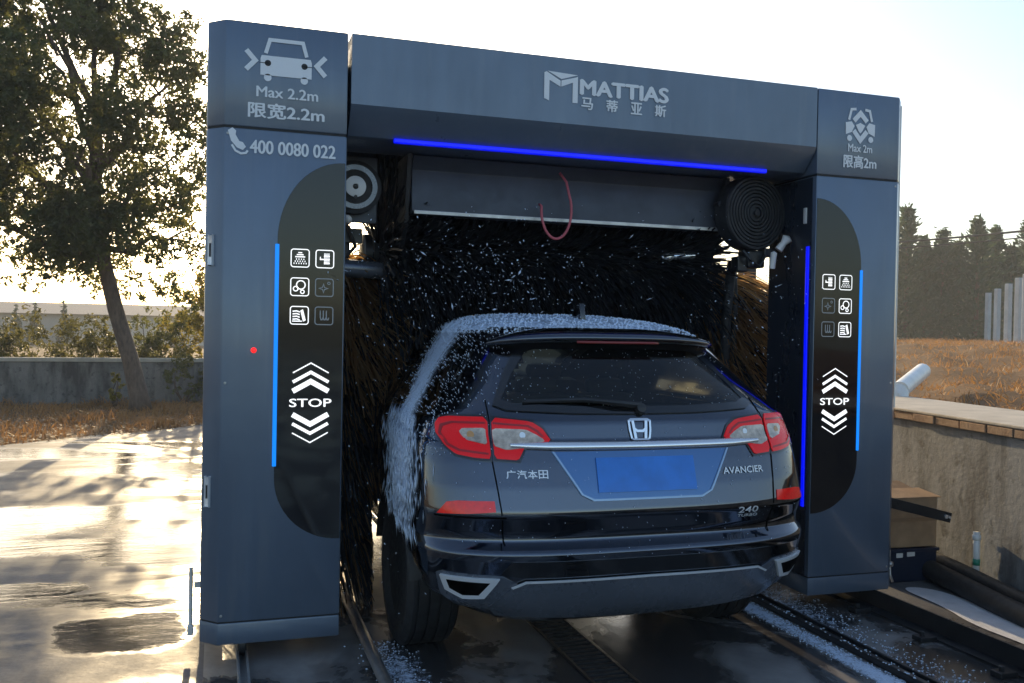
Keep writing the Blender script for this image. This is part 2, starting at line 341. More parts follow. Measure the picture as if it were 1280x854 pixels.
# flat lettering and symbols, drawn in (u right, v up) and laid on a surface
_TC = {}
def text_geo(s, bold=0.0):
    k = (s, bold)
    if k in _TC: return _TC[k]
    cu = bpy.data.curves.new('lettering', 'FONT'); cu.body = s; cu.offset = bold; cu.resolution_u = 4
    ob = bpy.data.objects.new('lettering', cu); col.objects.link(ob)
    dg = bpy.context.evaluated_depsgraph_get(); me = bpy.data.meshes.new_from_object(ob.evaluated_get(dg))
    V = np.array([v.co[:2] for v in me.vertices]); F = [tuple(p.vertices) for p in me.polygons]
    bpy.data.objects.remove(ob); bpy.data.meshes.remove(me); bpy.data.curves.remove(cu)
    V = V - V.min(0); _TC[k] = (V/ V.max(), F, V.max(0)/V.max()); return _TC[k]
class Flat:
    def __init__(s): s.v = []; s.f = []
    def poly(s, pts):
        k = len(s.v); s.v += [tuple(p) for p in pts]; s.f.append(tuple(range(k, k+len(pts)))); return s
    def rect(s, a, b, c, d): return s.poly([(a, c), (b, c), (b, d), (a, d)])
    def disc(s, x, y, r, n=24): return s.poly([(x+r*cos(2*pi*i/n), y+r*sin(2*pi*i/n)) for i in range(n)])
    def strip(s, pts, wd, closed=False):
        """band of width wd along a polyline"""
        n = len(pts); q = [Vector(p) for p in pts]; L = []; Rr = []
        for i in range(n):
            a = q[(i-1) % n] if closed or i else q[i]; b = q[(i+1) % n] if closed or i < n-1 else q[i]
            d1 = (q[i]-a); d2 = (b-q[i])
            d1 = d1.normalized() if d1.length > 1e-9 else d2.normalized(); d2 = d2.normalized() if d2.length > 1e-9 else d1
            t = (d1+d2); t = t.normalized() if t.length > 1e-6 else d1
            nn = Vector((-t.y, t.x)); sc_ = wd/2/max(.4, nn.dot(Vector((-d1.y, d1.x))))
            L.append(q[i]+nn*sc_); Rr.append(q[i]-nn*sc_)
        for i in range(n if closed else n-1):
            j = (i+1) % n; s.poly([L[i], Rr[i], Rr[j], L[j]])
        return s
    def ring(s, x, y, r, wd, n=24, a0=0, a1=2*pi):
        full = abs(a1-a0-2*pi) < 1e-6
        return s.strip([(x+r*cos(a0+(a1-a0)*i/n), y+r*sin(a0+(a1-a0)*i/n)) for i in range(n if full else n+1)], wd, full)
    def rrect(s, a, b, c, d, r, wd):
        pts = []
        for cx, cy_, st in ((b-r, d-r, 0), (a+r, d-r, 90), (a+r, c+r, 180), (b-r, c+r, 270)):
            pts += [(cx+r*cos(R(st+18*i)), cy_+r*sin(R(st+18*i))) for i in range(6)]
        return s.strip(pts, wd, True)
    def text(s, t, x0, x1, y0, y1, bold=0.0):
        V, F, ext = text_geo(t, 0.0); b_ = bold*(y1-y0)*3
        for q, (dx, dy) in enumerate(((0, 0), (1, 0), (-1, 0), (0, 1), (0, -1)) if bold else ((0, 0),)):
            k = len(s.v); s.v += [(x0+(x1-x0)*p[0]/ext[0]+dx*b_, y0+(y1-y0)*p[1]/ext[1]+dy*b_*.6, .0003*q) for p in V]; s.f += [tuple(i+k for i in f) for f in F]
        return s
    def moved(s, o, dx, dy, k=1, kx=None):
        kx = k if kx is None else kx
        n = len(s.v); s.v += [(dx+p[0]*kx, dy+p[1]*k) + tuple(p[2:]) for p in o.v]; s.f += [tuple(i+n for i in f) for f in o.f]; return s
    def lay(s, name, m, parent, fn):
        mb = MB(); mb.keep = True; mb.add([fn(*p) for p in s.v], s.f); ob = mb.build(name, m, None)
        me = ob.data; bm = bmesh.new(); bm.from_mesh(me)
        bmesh.ops.triangulate(bm, faces=[f for f in bm.faces if len(f.verts) > 4]); bm.to_mesh(me); bm.free()
        if parent: put(ob, parent)
        return ob

CX=1.855
#      z     w     rear   front   c    n
LV=[(0.300,0.680,-0.640,3.80,0.34,3.0),
    (0.345,0.760,-0.715,3.92,0.38,3.0),
    (0.390,0.850,-0.745,3.96,0.42,3.0),
    (0.430,0.910,-0.762,4.00,0.45,3.0),
    (0.520,0.945,-0.788,4.03,0.47,3.0),
    (0.600,0.960,-0.802,4.05,0.47,3.0),
    (0.628,0.962,-0.804,4.05,0.47,3.0),
    (0.642,0.962,-0.795,4.05,0.47,3.0),
    (0.668,0.962,-0.752,4.05,0.45,3.0),
    (0.676,0.962,-0.746,4.05,0.45,3.0),
    (0.710,0.964,-0.750,4.05,0.45,3.0),
    (0.780,0.966,-0.780,4.04,0.45,3.0),
    (0.800,0.966,-0.780,4.03,0.45,3.0),
    (0.900,0.964,-0.755,4.00,0.45,3.0),
    (1.000,0.960,-0.722,3.70,0.45,3.0),
    (1.060,0.953,-0.700,3.30,0.45,3.0),
    (1.075,0.950,-0.690,3.15,0.45,3.0),
    (1.090,0.946,-0.672,3.00,0.45,3.0),
    (1.170,0.918,-0.650,2.75,0.45,3.0),
    (1.200,0.895,-0.628,2.65,0.45,3.0),
    (1.350,0.790,-0.500,2.20,0.48,2.7),
    (1.480,0.695,-0.375,1.78,0.46,2.7),
    (1.540,0.650,-0.310,1.58,0.46,2.7),
    (1.580,0.605,-0.220,1.40,0.50,2.6),
    (1.615,0.540,-0.050,1.20,0.55,2.4),
    (1.640,0.430, 0.180,1.00,0.50,2.2),
    (1.652,0.300, 0.380,0.80,0.30,2.0)]
LVA=np.array(LV)
def lv(z): return [np.interp(z,LVA[:,0],LVA[:,k]) for k in range(1,6)]
_cache={}
def outline(z):
    k=round(float(z),5)
    if k in _cache: return _cache[k]
    w,r,f,c,n=lv(z)
    t=np.linspace(0,math.pi/2,90)
    xs=w*np.sin(t)**(2/n); ys=r+c*(1-np.cos(t)**(2/n))
    cf=min(0.9,(f-r)*0.4)
    m=np.linspace(r+c,f-cf,40)[1:-1]
    t2=np.linspace(math.pi/2,0,50)
    xs=np.r_[xs,np.full(len(m),w),w*np.sin(t2)**(2/2.3)]
    ys=np.r_[ys,m,f-cf*(1-np.cos(t2)**(2/2.3))]
    L=np.r_[0,np.cumsum(np.hypot(np.diff(xs),np.diff(ys)))]
    _cache[k]=(xs,ys,L); return _cache[k]
def P0(s,z):
    xs,ys,L=outline(z); a=abs(s)
    x=np.interp(a,L,xs); y=np.interp(a,L,ys)
    return np.array([CX+(x if s>=0 else -x),y,z])
def P(s,z,off=0.0):
    p=P0(s,z)
    if off==0: return p
    a=P0(s+.004,z)-P0(s-.004,z); b=P0(s,z+.004)-P0(s,z-.004)
    n=np.cross(a,b); n/=np.linalg.norm(n)+1e-12
    return p+n*off

# ================================================================== SETTING
def sheet(name, pts, z, m, kind='structure'):
    mb = MB(); mb.keep = True; mb.add([(x, y, z) for x, y in pts], [tuple(range(len(pts)))]); o = mb.build(name, m); o['kind'] = kind; return o
def grid(name, xs, ys, zf, m):
    X, Y = np.meshgrid(xs, ys); V = np.stack([X, Y, zf(X, Y)], -1).reshape(-1, 3); nx, ny = len(xs), len(ys)
    i = np.arange((ny-1)*(nx-1)); a = i//(nx-1)*nx + i % (nx-1); F = np.stack([a, a+1, a+nx+1, a+nx], 1)
    o = npmesh(name, V, F, m, smooth=True); o['kind'] = 'structure'; return o
def wallx(y): return 4.60 + .15*(y - .19)
# soil ground out to the horizon
sheet('ground', [(-260, -60), (260, -60), (260, 420), (-260, 420)], -.02, 'soil')
edge = []
for i in range(41):
    t = i/40; x = -14 + 20*t; y = 9.4 + (x+1.5)*1.02 if x < 1.5 else 12.46; y = max(y, 1.2) + .16*sin(x*2.3) + .08*sin(x*7.1); edge.append((x, y))
sheet('yard', [(-14, -58), (60, -58), (60, -14), (6, -4), (6, 12.4)] + edge[::-1], .0, 'yard')
sheet('wash_bay', [(.02, -14), (3.70, -14), (3.70, 7.5), (.02, 7.5)], .004, 'bay')
# raised field to the right behind the tank wall
def bank_z(X, Y):
    d = X - (4.60 + .15*(Y - .19)) - .75
    z = .93 + .42*np.clip(d/9, 0, 1)**.8
    return z + .05*np.sin(X*1.7+Y*.9)*np.clip(d, 0, 1) + .035*np.sin(X*4.1-Y*3.3) + .025*np.sin(X*8.3+Y*6.1)
XS = np.r_[np.linspace(0, 8, 60), np.linspace(8.3, 30, 60), np.linspace(31, 120, 30)]; YS = np.linspace(-10, 75, 160)
X, Y = np.meshgrid(XS, YS); XX = X + 4.60 + .15*(Y-.19) + .75
V = np.stack([XX, Y, bank_z(XX, Y)], -1).reshape(-1, 3); nx = len(XS); i = np.arange((len(YS)-1)*(nx-1)); a = i//(nx-1)*nx + i % (nx-1)
npmesh('field', V, np.stack([a, a+1, a+nx+1, a+nx], 1), 'soil', smooth=True)['kind'] = 'structure'

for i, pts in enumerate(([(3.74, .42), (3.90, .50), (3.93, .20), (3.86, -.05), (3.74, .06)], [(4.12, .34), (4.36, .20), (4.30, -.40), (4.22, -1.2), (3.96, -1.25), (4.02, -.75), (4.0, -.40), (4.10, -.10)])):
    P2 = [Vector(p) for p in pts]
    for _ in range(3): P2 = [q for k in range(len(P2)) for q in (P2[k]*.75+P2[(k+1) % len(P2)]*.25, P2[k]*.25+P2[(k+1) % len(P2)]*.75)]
    sheet('sunlit_pavement', [tuple(p) for p in P2], .006, 'sunlit_pale')  # pale sheets shaped like the sunlit strip by the tank wall

# ------------------------------------------------ bay hardware
mb = MB(); mb.box(.165, .175, -8, 6, .004, .045).box(.205, .215, -8, 6, .004, .045).box(.175, .205, -8, 6, .004, .016)
tag(mb.build('floor_rail', 'steel'), 'narrow steel channel rail on the floor under the left tower', 'rail', 'rails of the wash bay')
mb = MB(); mb.prism([(3.60, .004), (3.70, .004), (3.70, .105), (3.688, .105), (3.676, .018), (3.60, .016)], -8, 6, 'xz')
rr_ = tag(mb.build('floor_rail', 'blackmetal'), 'dark angle iron rail with clamps along the right edge of the bay', 'rail', 'rails of the wash bay')
for yy in (-.05, -.55, -1.05, -1.6, .9, 1.8):
    c = MB(); c.box(3.50, 3.60, yy-.035, yy+.035, .006, .03, .004).lathe([(0, .0), (.014, 0), (.014, .022), (0, .026)], (3.535, yy, .03), (0, 0, 1), 6); c.build('clamp', 'blackmetal', rr_)
gt = MB(); gt.tube([(.765, -6, .05), (.765, 5.2, .05), (.765, 5.3, .03)], .028, 12)
for yy in np.arange(-5.5, 5.2, 1.2): gt.box(.755, .775, yy-.02, yy+.02, .004, .03)
tag(gt.build('wheel_guide', 'steel', smooth=True, angle=40), 'round steel wheel guide bar left of the car', 'guide bar')
gg = MB(); gg.box(3.050, 3.085, -7, 5, .006, .04, .006).box(3.125, 3.15, -7, 5, .006, .035, .006)
tag(gg.build('wheel_guide', 'blackmetal'), 'black wheel guide channel right of the car with foam along it', 'guide bar')
dr = MB(); dr.box(1.66, 1.675, -7, 5, .004, .014).box(1.855, 1.87, -7, 5, .004, .014)
d0 = tag(dr.build('floor_drain', 'blackmetal'), 'dark drain channel down the middle of the wash bay floor', 'drain')
g = MB()
for yy in np.arange(-6.5, 2.5, .05): g.box(1.675, 1.855, yy, yy+.022, .004, .011)
g.build('grate', 'rubber', d0)

# ================================================================== CAR WASH MACHINE
H = 2.95; GX = 1.932
mach = empty('car_wash_machine', (GX, .2, 0))
tag(mach, 'dark blue-grey drive-through car wash machine with lit blue strips and brushes, straddling the car', 'car wash')
def mir(x, s): return x if s < 0 else 2*GX - x
def front(u, v, d=0): return (u, -.0035-d, v)
def chevrons(F, cx, z0, up, sizes=((.065, .016), (.065, .028), (.065, .034))): pass
def icon(kind, F, x, z, k=.041, flip=1):
    f = Flat(); f.rrect(-1, 1, -1, 1, .28, .11)
    if kind == 'shower':
        f.rect(-.22, .22, .55, .68); f.rect(-.38, .38, .32, .45); f.rect(-.55, .55, .08, .22)
        for r_, zz in ((4, -.12), (5, -.36), (6, -.60)):
            for i in range(r_): xx = (i-(r_-1)/2)*(.27); f.rect(xx-.05, xx+.05, zz-.08, zz+.08)
    if kind == 'brush':
        f.rect(-.05, .58, -.62, .62) if False else None
        for i in range(5): f.rect(-.08+i*.13, -.01+i*.13, -.62, .66)
        for zz in (-.5, -.1, .3): f.rect(-.1, .55, zz, zz+.07)
        f.rect(-.55, -.1, -.12, .02); f.rect(-.55, -.45, -.12, .25)
    if kind == 'bubbles': f.ring(.12, .22, .48, .13); f.ring(-.45, -.22, .26, .12); f.ring(.3, -.55, .2, .12)
    if kind == 'sparkle':
        def star(cx, cz, r_): f.strip([(cx, cz+r_), (cx+r_*.22, cz+r_*.22), (cx+r_, cz), (cx+r_*.22, cz-r_*.22), (cx, cz-r_), (cx-r_*.22, cz-r_*.22), (cx-r_, cz), (cx-r_*.22, cz+r_*.22)], .09, True)
        star(-.1, -.1, .5); f.ring(.5, .5, .14, .08)
    if kind == 'wax':
        for i in range(4): f.strip([(-.75, .45-i*.3), (-.3, .50-i*.3), (.05, .38-i*.3)], .14)
        f.poly([(.1, .55), (.4, .7), (.72, -.55), (.42, -.7)]); f.rect(-.8, .3, -.72, -.6)
    if kind == 'air':
        for i in range(3):
            xx = -.42+i*.34; f.strip([(xx, .6), (xx, -.2), (xx+.08, -.45), (xx+.22, -.45), (xx+.28, -.2)], .11)
    F.moved(f, x, z, k)
for s in (-1, 1):
    mx = lambda x: mir(x, s)
    pl = [(0, .077), (.077, 0), (.628, 0), (.628, .45), (.0, .45)]
    def fp(shr=0):
        q = [(shr, .077+shr*.4), (.077+shr*.4, shr), (.628-shr, shr), (.628-shr, .45-shr), (shr, .45-shr)]
        return [(mx(x), y) for x, y in q]
    tw = MB().prism(fp(.006), .11, H-.05, 'xy').build('tower', 'seam', mach)
    MB().prism(fp(), .205, 2.462, 'xy', .007).build('main_panel', 'paint', tw, True, 30)
    MB().prism(fp(), .10, .200, 'xy', .007).build('kick_panel', 'paint', tw, True, 30)
    MB().prism(fp(), 2.471, H, 'xy', .007).build('top_panel', 'paint', tw, True, 30)
    for z in (2.435, .235, 1.3): MB().lathe([(0, -.003), (.0055, -.0025), (.007, 0)], (mx(.092 if z != 1.3 else .095), .0, z), (0, 1, 0), 10).build('screw', 'steel', tw)
    # inner face
    MB().box(*sorted((mx(.629), mx(.632))), .03, .44, .21, 2.455).build('inner_panel', 'inner', tw)
    # curved black gloss panel
    pts = [(.616, 2.335)] + [(.616-.298*sin(t), 2.335-.375*(1-cos(t))) for t in np.linspace(.05, pi/2, 16)] 
    pts += [(.318, .86)] + [(.318+.298*(1-cos(t)), .86-.295*sin(t)) for t in np.linspace(.05, pi/2, 16)] + [(.622, .565), (.622, 2.335)]
    MB().prism([(mx(x), z) for x, z in pts], -.0025, .01, 'xz', .0012).build('display_panel', 'glassblk', tw)
    MB().box(*sorted((mx(.308), mx(.326))), -.006, .004, .914, 1.943, .002).build('light_strip', 'led_c', tw)
    if s > 0:
        MB().box(mx(.640), mx(.628), .045, .070, .595, 2.07, .003).build('light_strip', 'led_b', tw)
        MB().box(mx(.640), mx(.628), .075, .10, 2.20, 2.29, .003).build('latch', 'white', tw)
    F1, F2 = Flat(), Flat(); a, b_ = (.421, .534)
    rows = ((1.8815, ('shower', 'brush'), (1, 1)), (1.748, ('bubbles', 'sparkle'), (1, 0)), (1.6155, ('wax', 'air'), (1, 0)))
    dzr = 0 if s < 0 else -.012
    for z, ks, on in rows:
        for x, kd, q in zip((a, b_), ks, on):
            F = Flat(); icon(kd, F, mx(x), z+dzr); F.lay('icon', 'icon_on' if q else 'icon_off', tw, front)
    F = Flat(); cxp = mx(.478); st = 1.208 if s < 0 else 1.196
    for dz, wd in ((.100, .024), (.143, .015), (.186, .006)):
        for sg in (1, -1): F.strip([(cxp-.082, st+sg*(dz-.046)), (cxp, st+sg*dz), (cxp+.082, st+sg*(dz-.046))], wd)
    F.text('STOP', cxp-.096, cxp+.096, st-.019, st+.019, .008); F.lay('stop_sign', 'icon_on', tw, front)
    F = Flat()
    if s < 0:
        c = .345; F.text('Max 2.2m', c-.130, c+.145, 2.612, 2.660, .012); F.text('限宽2.2m', c-.165, c+.175, 2.515, 2.585, .012)
        # car symbol
        f = Flat(); f.poly([(-.11, .045), (.11, .045), (.115, .03), (.115, -.045), (-.115, -.045), (-.115, .03)])
        f.strip([(-.092, .055), (-.074, .118), (.074, .118), (.092, .055)], .017)
        for q in (-.082, .082): f.disc(q, -.055, .017)
        for d in (1, -1): f.strip([(-d*.178, .062), (-d*.138, .018), (-d*.178, -.026)], .022)
        F.moved(f, c, 2.757, 1.0); F.lay('lettering', 'vinyl', tw, front)
        g = Flat()
        for q in (-.082, .082): g.disc(c+q, 2.768, .014); g.rect(c+q*1.2-.02, c+q*1.2+.02, 2.766, 2.769)
        g.lay('headlight_symbol', 'seam', tw, lambda u, v: (u, -.0045, v))
        F = Flat(); F.text('400 0080 022', .190, .574, 2.352, 2.412, .012)
        F.poly([(.092, 2.448), (.112, 2.462), (.128, 2.448), (.126, 2.430), (.142, 2.402), (.158, 2.398), (.172, 2.378), (.158, 2.362), (.132, 2.372), (.106, 2.402)])
        F.strip([(.110, 2.384), (.126, 2.358), (.150, 2.346), (.172, 2.350), (.180, 2.362)], .010)
        F.lay('lettering', 'vinyl', tw, front)
        MB().lathe([(.0, -.010), (.010, -.009), (.013, -.002), (.013, .004)], (.219, .0, 1.451), (0, 1, 0), 20).build('indicator', 'red', tw, True)
        for z in (1.905, .80):   # recessed door pulls on the chamfer
            h = MB(); t = Vector((.7071, -.7071, 0)); nrm = Vector((-.7071, -.7071, 0)); c0 = Vector((.030, .047, z)) + nrm*.004
            h.obox(c0, t*.013, nrm*.006, (0, 0, .068), .004); hd = h.build('handle', 'satin', tw, True, 30)
            MB().obox(c0+nrm*.004, t*.004, nrm*.004, (0, 0, .030), .001).build('handle_slot', 'seam', tw)
        sb = MB(); sb.tube([(-.045, .28, .11), (-.045, .28, .40)], .010, 10).box(-.03, .0, .265, .295, .30, .33).box(-.06, -.03, .265, .295, .07, .12, .006)
        sb.build('guide_roller', 'white', tw)
        MB().tube([(.03, .10, .19), (.0, .09, .19)], .010, 8).build('yellow_plug', pbr('yellow_plastic', (.6, .4, .03), .4), tw)
    else:
        c = 3.518; F.text('Max 2m', c-.080, c+.082, 2.612, 2.655, .014); F.text('限高2m', c-.108, c+.112, 2.520, 2.592, .012)
        f = Flat()   # car front symbol with up and down arrows
        for q in (-1, 1):
            f.strip([(q*.078, .038), (q*.062, .098), (q*.030, .102)], .015); f.poly([(q*.100, .022), (q*.060, .030), (q*.040, .005), (q*.058, -.030), (q*.098, -.045)]); f.disc(q*.072, -.065, .017)
        f.strip([(-.045, .035), (0, .080), (.045, .035)], .028); f.strip([(-.045, -.020), (0, -.072), (.045, -.020)], .028); f.poly([(-.032, .012), (0, .026), (.032, .012), (.012, -.022), (0, -.034), (-.012, -.022)])
        F.moved(f, c, 2.752, 1.0, -1.0); F.lay('lettering', 'vinyl', tw, front)
        MB().box(3.862, 3.884, .09, .13, 1.15, 2.93, .003).build('edge_trim', 'white', tw)
        hk = MB(); hk.tube([(3.875, .10, .33), (3.878, .10, .23), (3.868, .08, .16), (3.878, .07, .12)], .007, 8).lathe([(0, -.015), (.016, -.01), (.016, .01), (0, .015)], (3.876, .09, .22), (1, 0, 0), 12); hk.build('hook', 'steel', tw, True)
        arm = MB(); arm.obox((4.10, .15, .527), (.25, .0, -.062), (0, .028, 0), (.0075, 0, .030), .004); am = arm.build('bracket_arm', 'blackmetal', tw)
        MB().lathe([(0, 0), (.014, 0), (.014, .014), (0, .016)], (4.30, .120, .478), (0, -1, 0), 6).build('bolt', 'chrome', tw); MB().lathe([(0, 0), (.010, 0), (.010, .010), (0, .012)], (4.327, .120, .472), (0, -1, 0), 6).build('bolt', 'chrome', tw)
    # wheels under the tower
    for yy in (.12, .36):
        MB().lathe([(0, -.02), (.055, -.02), (.062, -.012), (.062, .012), (.055, .02), (0, .02)], (mx(.19) if s < 0 else 3.655, yy, .068 if s < 0 else .17-.0), (1, 0, 0), 20).build('castor', 'blackmetal', tw, True, 30) if s < 0 else None
# ------------------------------------------------ header between the towers
prof = [(0.0, H), (0.0, 2.62), (.018, 2.585), (.105, 2.490), (.135, 2.478), (.45, 2.478), (.45, H)]
hdv = MB().prism([(y, z) for y, z in prof], .645, 3.229, 'yz').build('header', 'paint', mach, True, 25)
# light tube along the lower lip
MB().box(.868, 2.972, .086, .112, 2.470, 2.492, .004).build('light_strip', 'led_b', hdv)
F = Flat()
x0, z0 = 1.608, 2.727
F.poly([(0+x0, z0+.140), (.012+x0, z0+.146), (.088+x0, z0+.105), (.088+x0, z0+.075), (.028+x0, z0+.104), (.028+x0, z0), (x0, z0+.010)])
F.poly([(.182+x0, z0+.135), (.182+x0, z0+.0), (.154+x0, z0+.0), (.154+x0, z0+.102), (.092+x0, z0+.076), (.092+x0, z0+.107), (.172+x0, z0+.130)])
F.poly([(.018+x0, z0+.149), (.182+x0, z0+.142), (.092+x0, z0+.114)])
F.text('MATTIAS', 1.806, 2.300, 2.775, 2.850, .026)
for i, ch in enumerate('马蒂亚斯'): F.text(ch, 1.812+i*.1385, 1.874+i*.1385, 2.700, 2.760, .012)
F.lay('lettering', 'vinyl', hdv, front)
# unseen roof slab, added to darken the inside, and rear portal
rf = MB(); rf.box(.0, 3.864, .46, 1.70, 2.86, 2.93, .01); rf.build('added_roof_slab', 'inner', mach)
rh = MB(); rh.box(.0, 3.864, 1.50, 1.72, 2.36, 2.86, .02); rh.build('rear_header', 'inner', mach)
for xx in (.07, 3.794): MB().box(xx-.05, xx+.05, 1.52, 1.62, .10, 2.36, .008).build('rear_post', 'blackmetal', mach)
for xx in (.06, 3.80): MB().box(xx-.06, xx+.06, .455, 1.50, 2.62, 2.86, .01).build('side_beam', 'inner', mach)
for xx in (.06, 3.80): MB().box(xx-.05, xx+.05, .455, 1.515, .10, .24, .01).build('base_beam', 'blackmetal', mach)
# cover beam of the top brush
bm_ = MB().prism([(.36, 2.470), (.60, 2.470), (.60, 2.18), (.40, 2.165), (.375, 2.18), (.40, 2.40)], 1.02, 2.86, 'yz', .004)
bb = bm_.build('brush_cover', 'beam', mach)
MB().box(1.03, 2.85, .362, .376, 2.165, 2.185, .002).build('cover_lip', 'steel', bb)
for xx, sg in ((1.00, 1), (2.88, -1)):
    e = MB().prism([(.34, 2.475), (.62, 2.475), (.78, 2.20), (.72, 1.95), (.60, 1.93), (.42, 2.12)], xx-.012, xx+.012, 'yz', .004); e.build('end_plate', 'plastic', bb)
# strands
def strands(name, m, root, direc, L, droop, wd, segs, parent, clipf=None):
    n = len(root); t = np.linspace(0, 1, segs+1)
    side = np.cross(direc, rvec(n)); side /= np.linalg.norm(side, axis=1, keepdims=True)+1e-9
    P_ = root[:, None] + direc[:, None]*(L[:, None, None]*t[None, :, None]); P_[:, :, 2] -= droop[:, None]*t[None]**2
    wob = rvec(n)*(.03*L[:, None]); P_ += wob[:, None]*np.sin(t*pi*1.3)[None, :, None]
    if clipf is not None: P_ = clipf(P_)
    ww = wd*(1-.45*t)
    A = P_ - side[:, None]*ww[None, :, None]; B = P_ + side[:, None]*ww[None, :, None]
    V = np.stack([A, B], 2).reshape(-1, 3); base = np.arange(n)[:, None]*(2*(segs+1)) + np.arange(segs)[None]*2
    F = np.stack([base, base+1, base+3, base+2], -1).reshape(-1, 4)
    return npmesh(name, V, F, m, parent)
def car_half(z):  return np.interp(z, [0, .3, .8, 1.05, 1.2, 1.35, 1.5, 1.6, 1.66], [.97, .98, .99, .98, .93, .83, .71, .60, 0])
def clip_car(P_):
    z = P_[..., 2]; h = car_half(z)+.02; d = P_[..., 0] - 1.88; ins = (np.abs(d) < h) & (z < 1.68) & (P_[..., 1] > -.78)
    P_[..., 0] = np.where(ins, 1.88 + np.sign(d)*h, P_[..., 0]); P_[..., 0] = np.clip(P_[..., 0], .03, 3.83); return P_
def clip_roof(P_):
    y = P_[..., 1]; z = P_[..., 2]; top = np.interp(y, [-.3, 0, .4, 1.2], [1.60, 1.655, 1.665, 1.665]); d = np.abs(P_[..., 0]-1.86); top = np.minimum(top, np.interp(d, [0, .40, .58, .75, 1.0], [1.665, 1.655, 1.58, 1.42, 1.0])); P_[..., 2] = np.maximum(z, top); return P_
tb = MB().tube([(.90, .95, 1.99), (2.96, .95, 1.99)], .09, 24).build('top_brush', 'plastic', mach, True, 40)
n = 16000; th = rng.uniform(0, 2*pi, n); xx = rng.uniform(.93, 2.93, n); dv = np.stack([rng.normal(0, .10, n), np.cos(th), np.sin(th)], 1)
strands('bristles', 'bristle', np.stack([xx, .95+.08*np.cos(th), 1.99+.08*np.sin(th)], 1), dv, rng.uniform(.32, .45, n)*np.where(np.abs(xx-1.93) > .72, 1.3, 1), rng.uniform(.02, .10, n), .009, 4, tb, clip_roof)
MB().lathe([(.0, -.03), (.10, -.03), (.115, -.02), (.115, .02), (.1, .03), (0, .03)], (.875, .95, 1.99), (1, 0, 0), 32).build('end_disc', 'plastic', tb, True, 40)
MB().lathe([(.0, -.03), (.10, -.03), (.115, -.02), (.115, .02), (.1, .03), (0, .03)], (2.985, .95, 1.99), (1, 0, 0), 32).build('end_disc', 'plastic', tb, True, 40)
# carrier plates either side: pulley disc on the left, ribbed blower drum on the right
cp = MB().box(.635, .86, .52, .54, 2.12, 2.47, .004).build('carrier_plate', 'beam', mach)
MB().lathe([(0, -.03), (.125, -.03), (.14, -.02), (.14, .02), (.10, .03), (0, .03)], (.735, .49, 2.30), (0, -1, 0), 40).build('pulley', 'rubber', cp, True, 30)
MB().lathe([(.090, 0), (.116, 0), (.116, .006), (.090, .006), (.090, 0)], (.735, .46, 2.30), (0, -1, 0), 40, False).build('pulley_ring', 'grayplast', cp, True, 30)
MB().lathe([(.015, 0), (.052, 0), (.055, .012), (.02, .016), (.015, .016)], (.735, .458, 2.30), (0, -1, 0), 32, False).build('hub', 'hub', cp, True, 30)
MB().lathe([(0, 0), (.010, 0), (.010, .006), (0, .006)], (.735, .44, 2.245), (0, -1, 0), 6).build('bolt', 'blackmetal', cp); MB().lathe([(0, 0), (.010, 0), (.010, .02), (0, .02)], (.735, .45, 2.30), (0, -1, 0), 6).build('bolt', 'blackmetal', cp)
MB().tube([(.63, .62, 1.885), (.93, .62, 1.875), (.99, .64, 1.86)], [.048, .048, .03], 20).build('support_arm', 'grayplast', cp, True, 40)
q = MB(); q.box(.64, .74, .66, .80, 1.94, 2.10, .01).box(.70, .80, .62, .64, 2.02, 2.10, .004).tube([(.66, .60, 2.14), (.72, .58, 2.10), (.76, .60, 2.0), (.70, .62, 1.93)], .011, 8); q.build('motor', 'blackmetal', cp)
q = MB(); q.lathe([(0, 0), (.028, 0), (.022, .03), (.008, .05)], (.70, .50, 2.13), (0, -1, 0), 12); q.build('nozzle', 'white', cp, True)
dp = MB().box(2.96, 3.23, .40, .42, 2.18, 2.47, .004).build('carrier_plate', 'plastic', mach)
dprof = [(0, -.10), (.20, -.10), (.215, -.08)]
for k in range(9): r_ = .205-.02*k; dprof += [(r_, .0), (r_, .012), (r_-.012, .012), (r_-.012, .0)]
dprof = [(0, -.12), (.19, -.12), (.215, -.10), (.215, .0)] + [p for k in range(9) for p in ((.208-.02*k, .012), (.196-.02*k, .012), (.194-.02*k, .0))] + [(.018, .004), (.018, .02), (0, .02)]
MB().lathe(dprof, (3.02, .27, 2.27), (.12, -1, 0), 48).build('blower_drum', 'rubber', dp, True, 30)
MB().prism([(2.79, 2.32), (2.90, 2.40), (2.98, 2.20), (2.96, 2.10), (2.88, 2.12)], .30, .36, 'xz', .006).build('drum_bracket', 'plastic', dp)
q = MB(); q.box(2.985, 3.10, .28, .40, 1.955, 2.055, .012).box(2.93, 3.00, .30, .38, 1.93, 2.02, .008).box(3.08, 3.14, .26, .34, 2.02, 2.07, .006).tube([(2.95, .28, 2.05), (2.98, .25, 2.0), (3.04, .25, 1.96), (3.10, .27, 2.04), (3.16, .27, 2.06)], .010, 8); q.build('motor', 'blackmetal', dp)
q = MB().lathe([(0, 0), (.024, 0), (.018, .05), (.032, .085), (.006, .10)], (3.16, .24, 2.06), (.55, -.2, .8), 14).lathe([(0, 0), (.018, 0), (.018, .09), (0, .10)], (3.105, .22, 1.95), (0, -.2, .98), 12); q.build('nozzle', 'white', dp, True, 40)
q = MB(); q.tube([(2.62, .55, 2.02), (2.76, .50, 2.03)], .020, 12).lathe([(0, 0), (.030, 0), (.012, .06), (0, .07)], (2.62, .55, 2.02), (-1, -.1, -.1), 12); q.build('spray_arm', 'chrome', dp, True, 40)
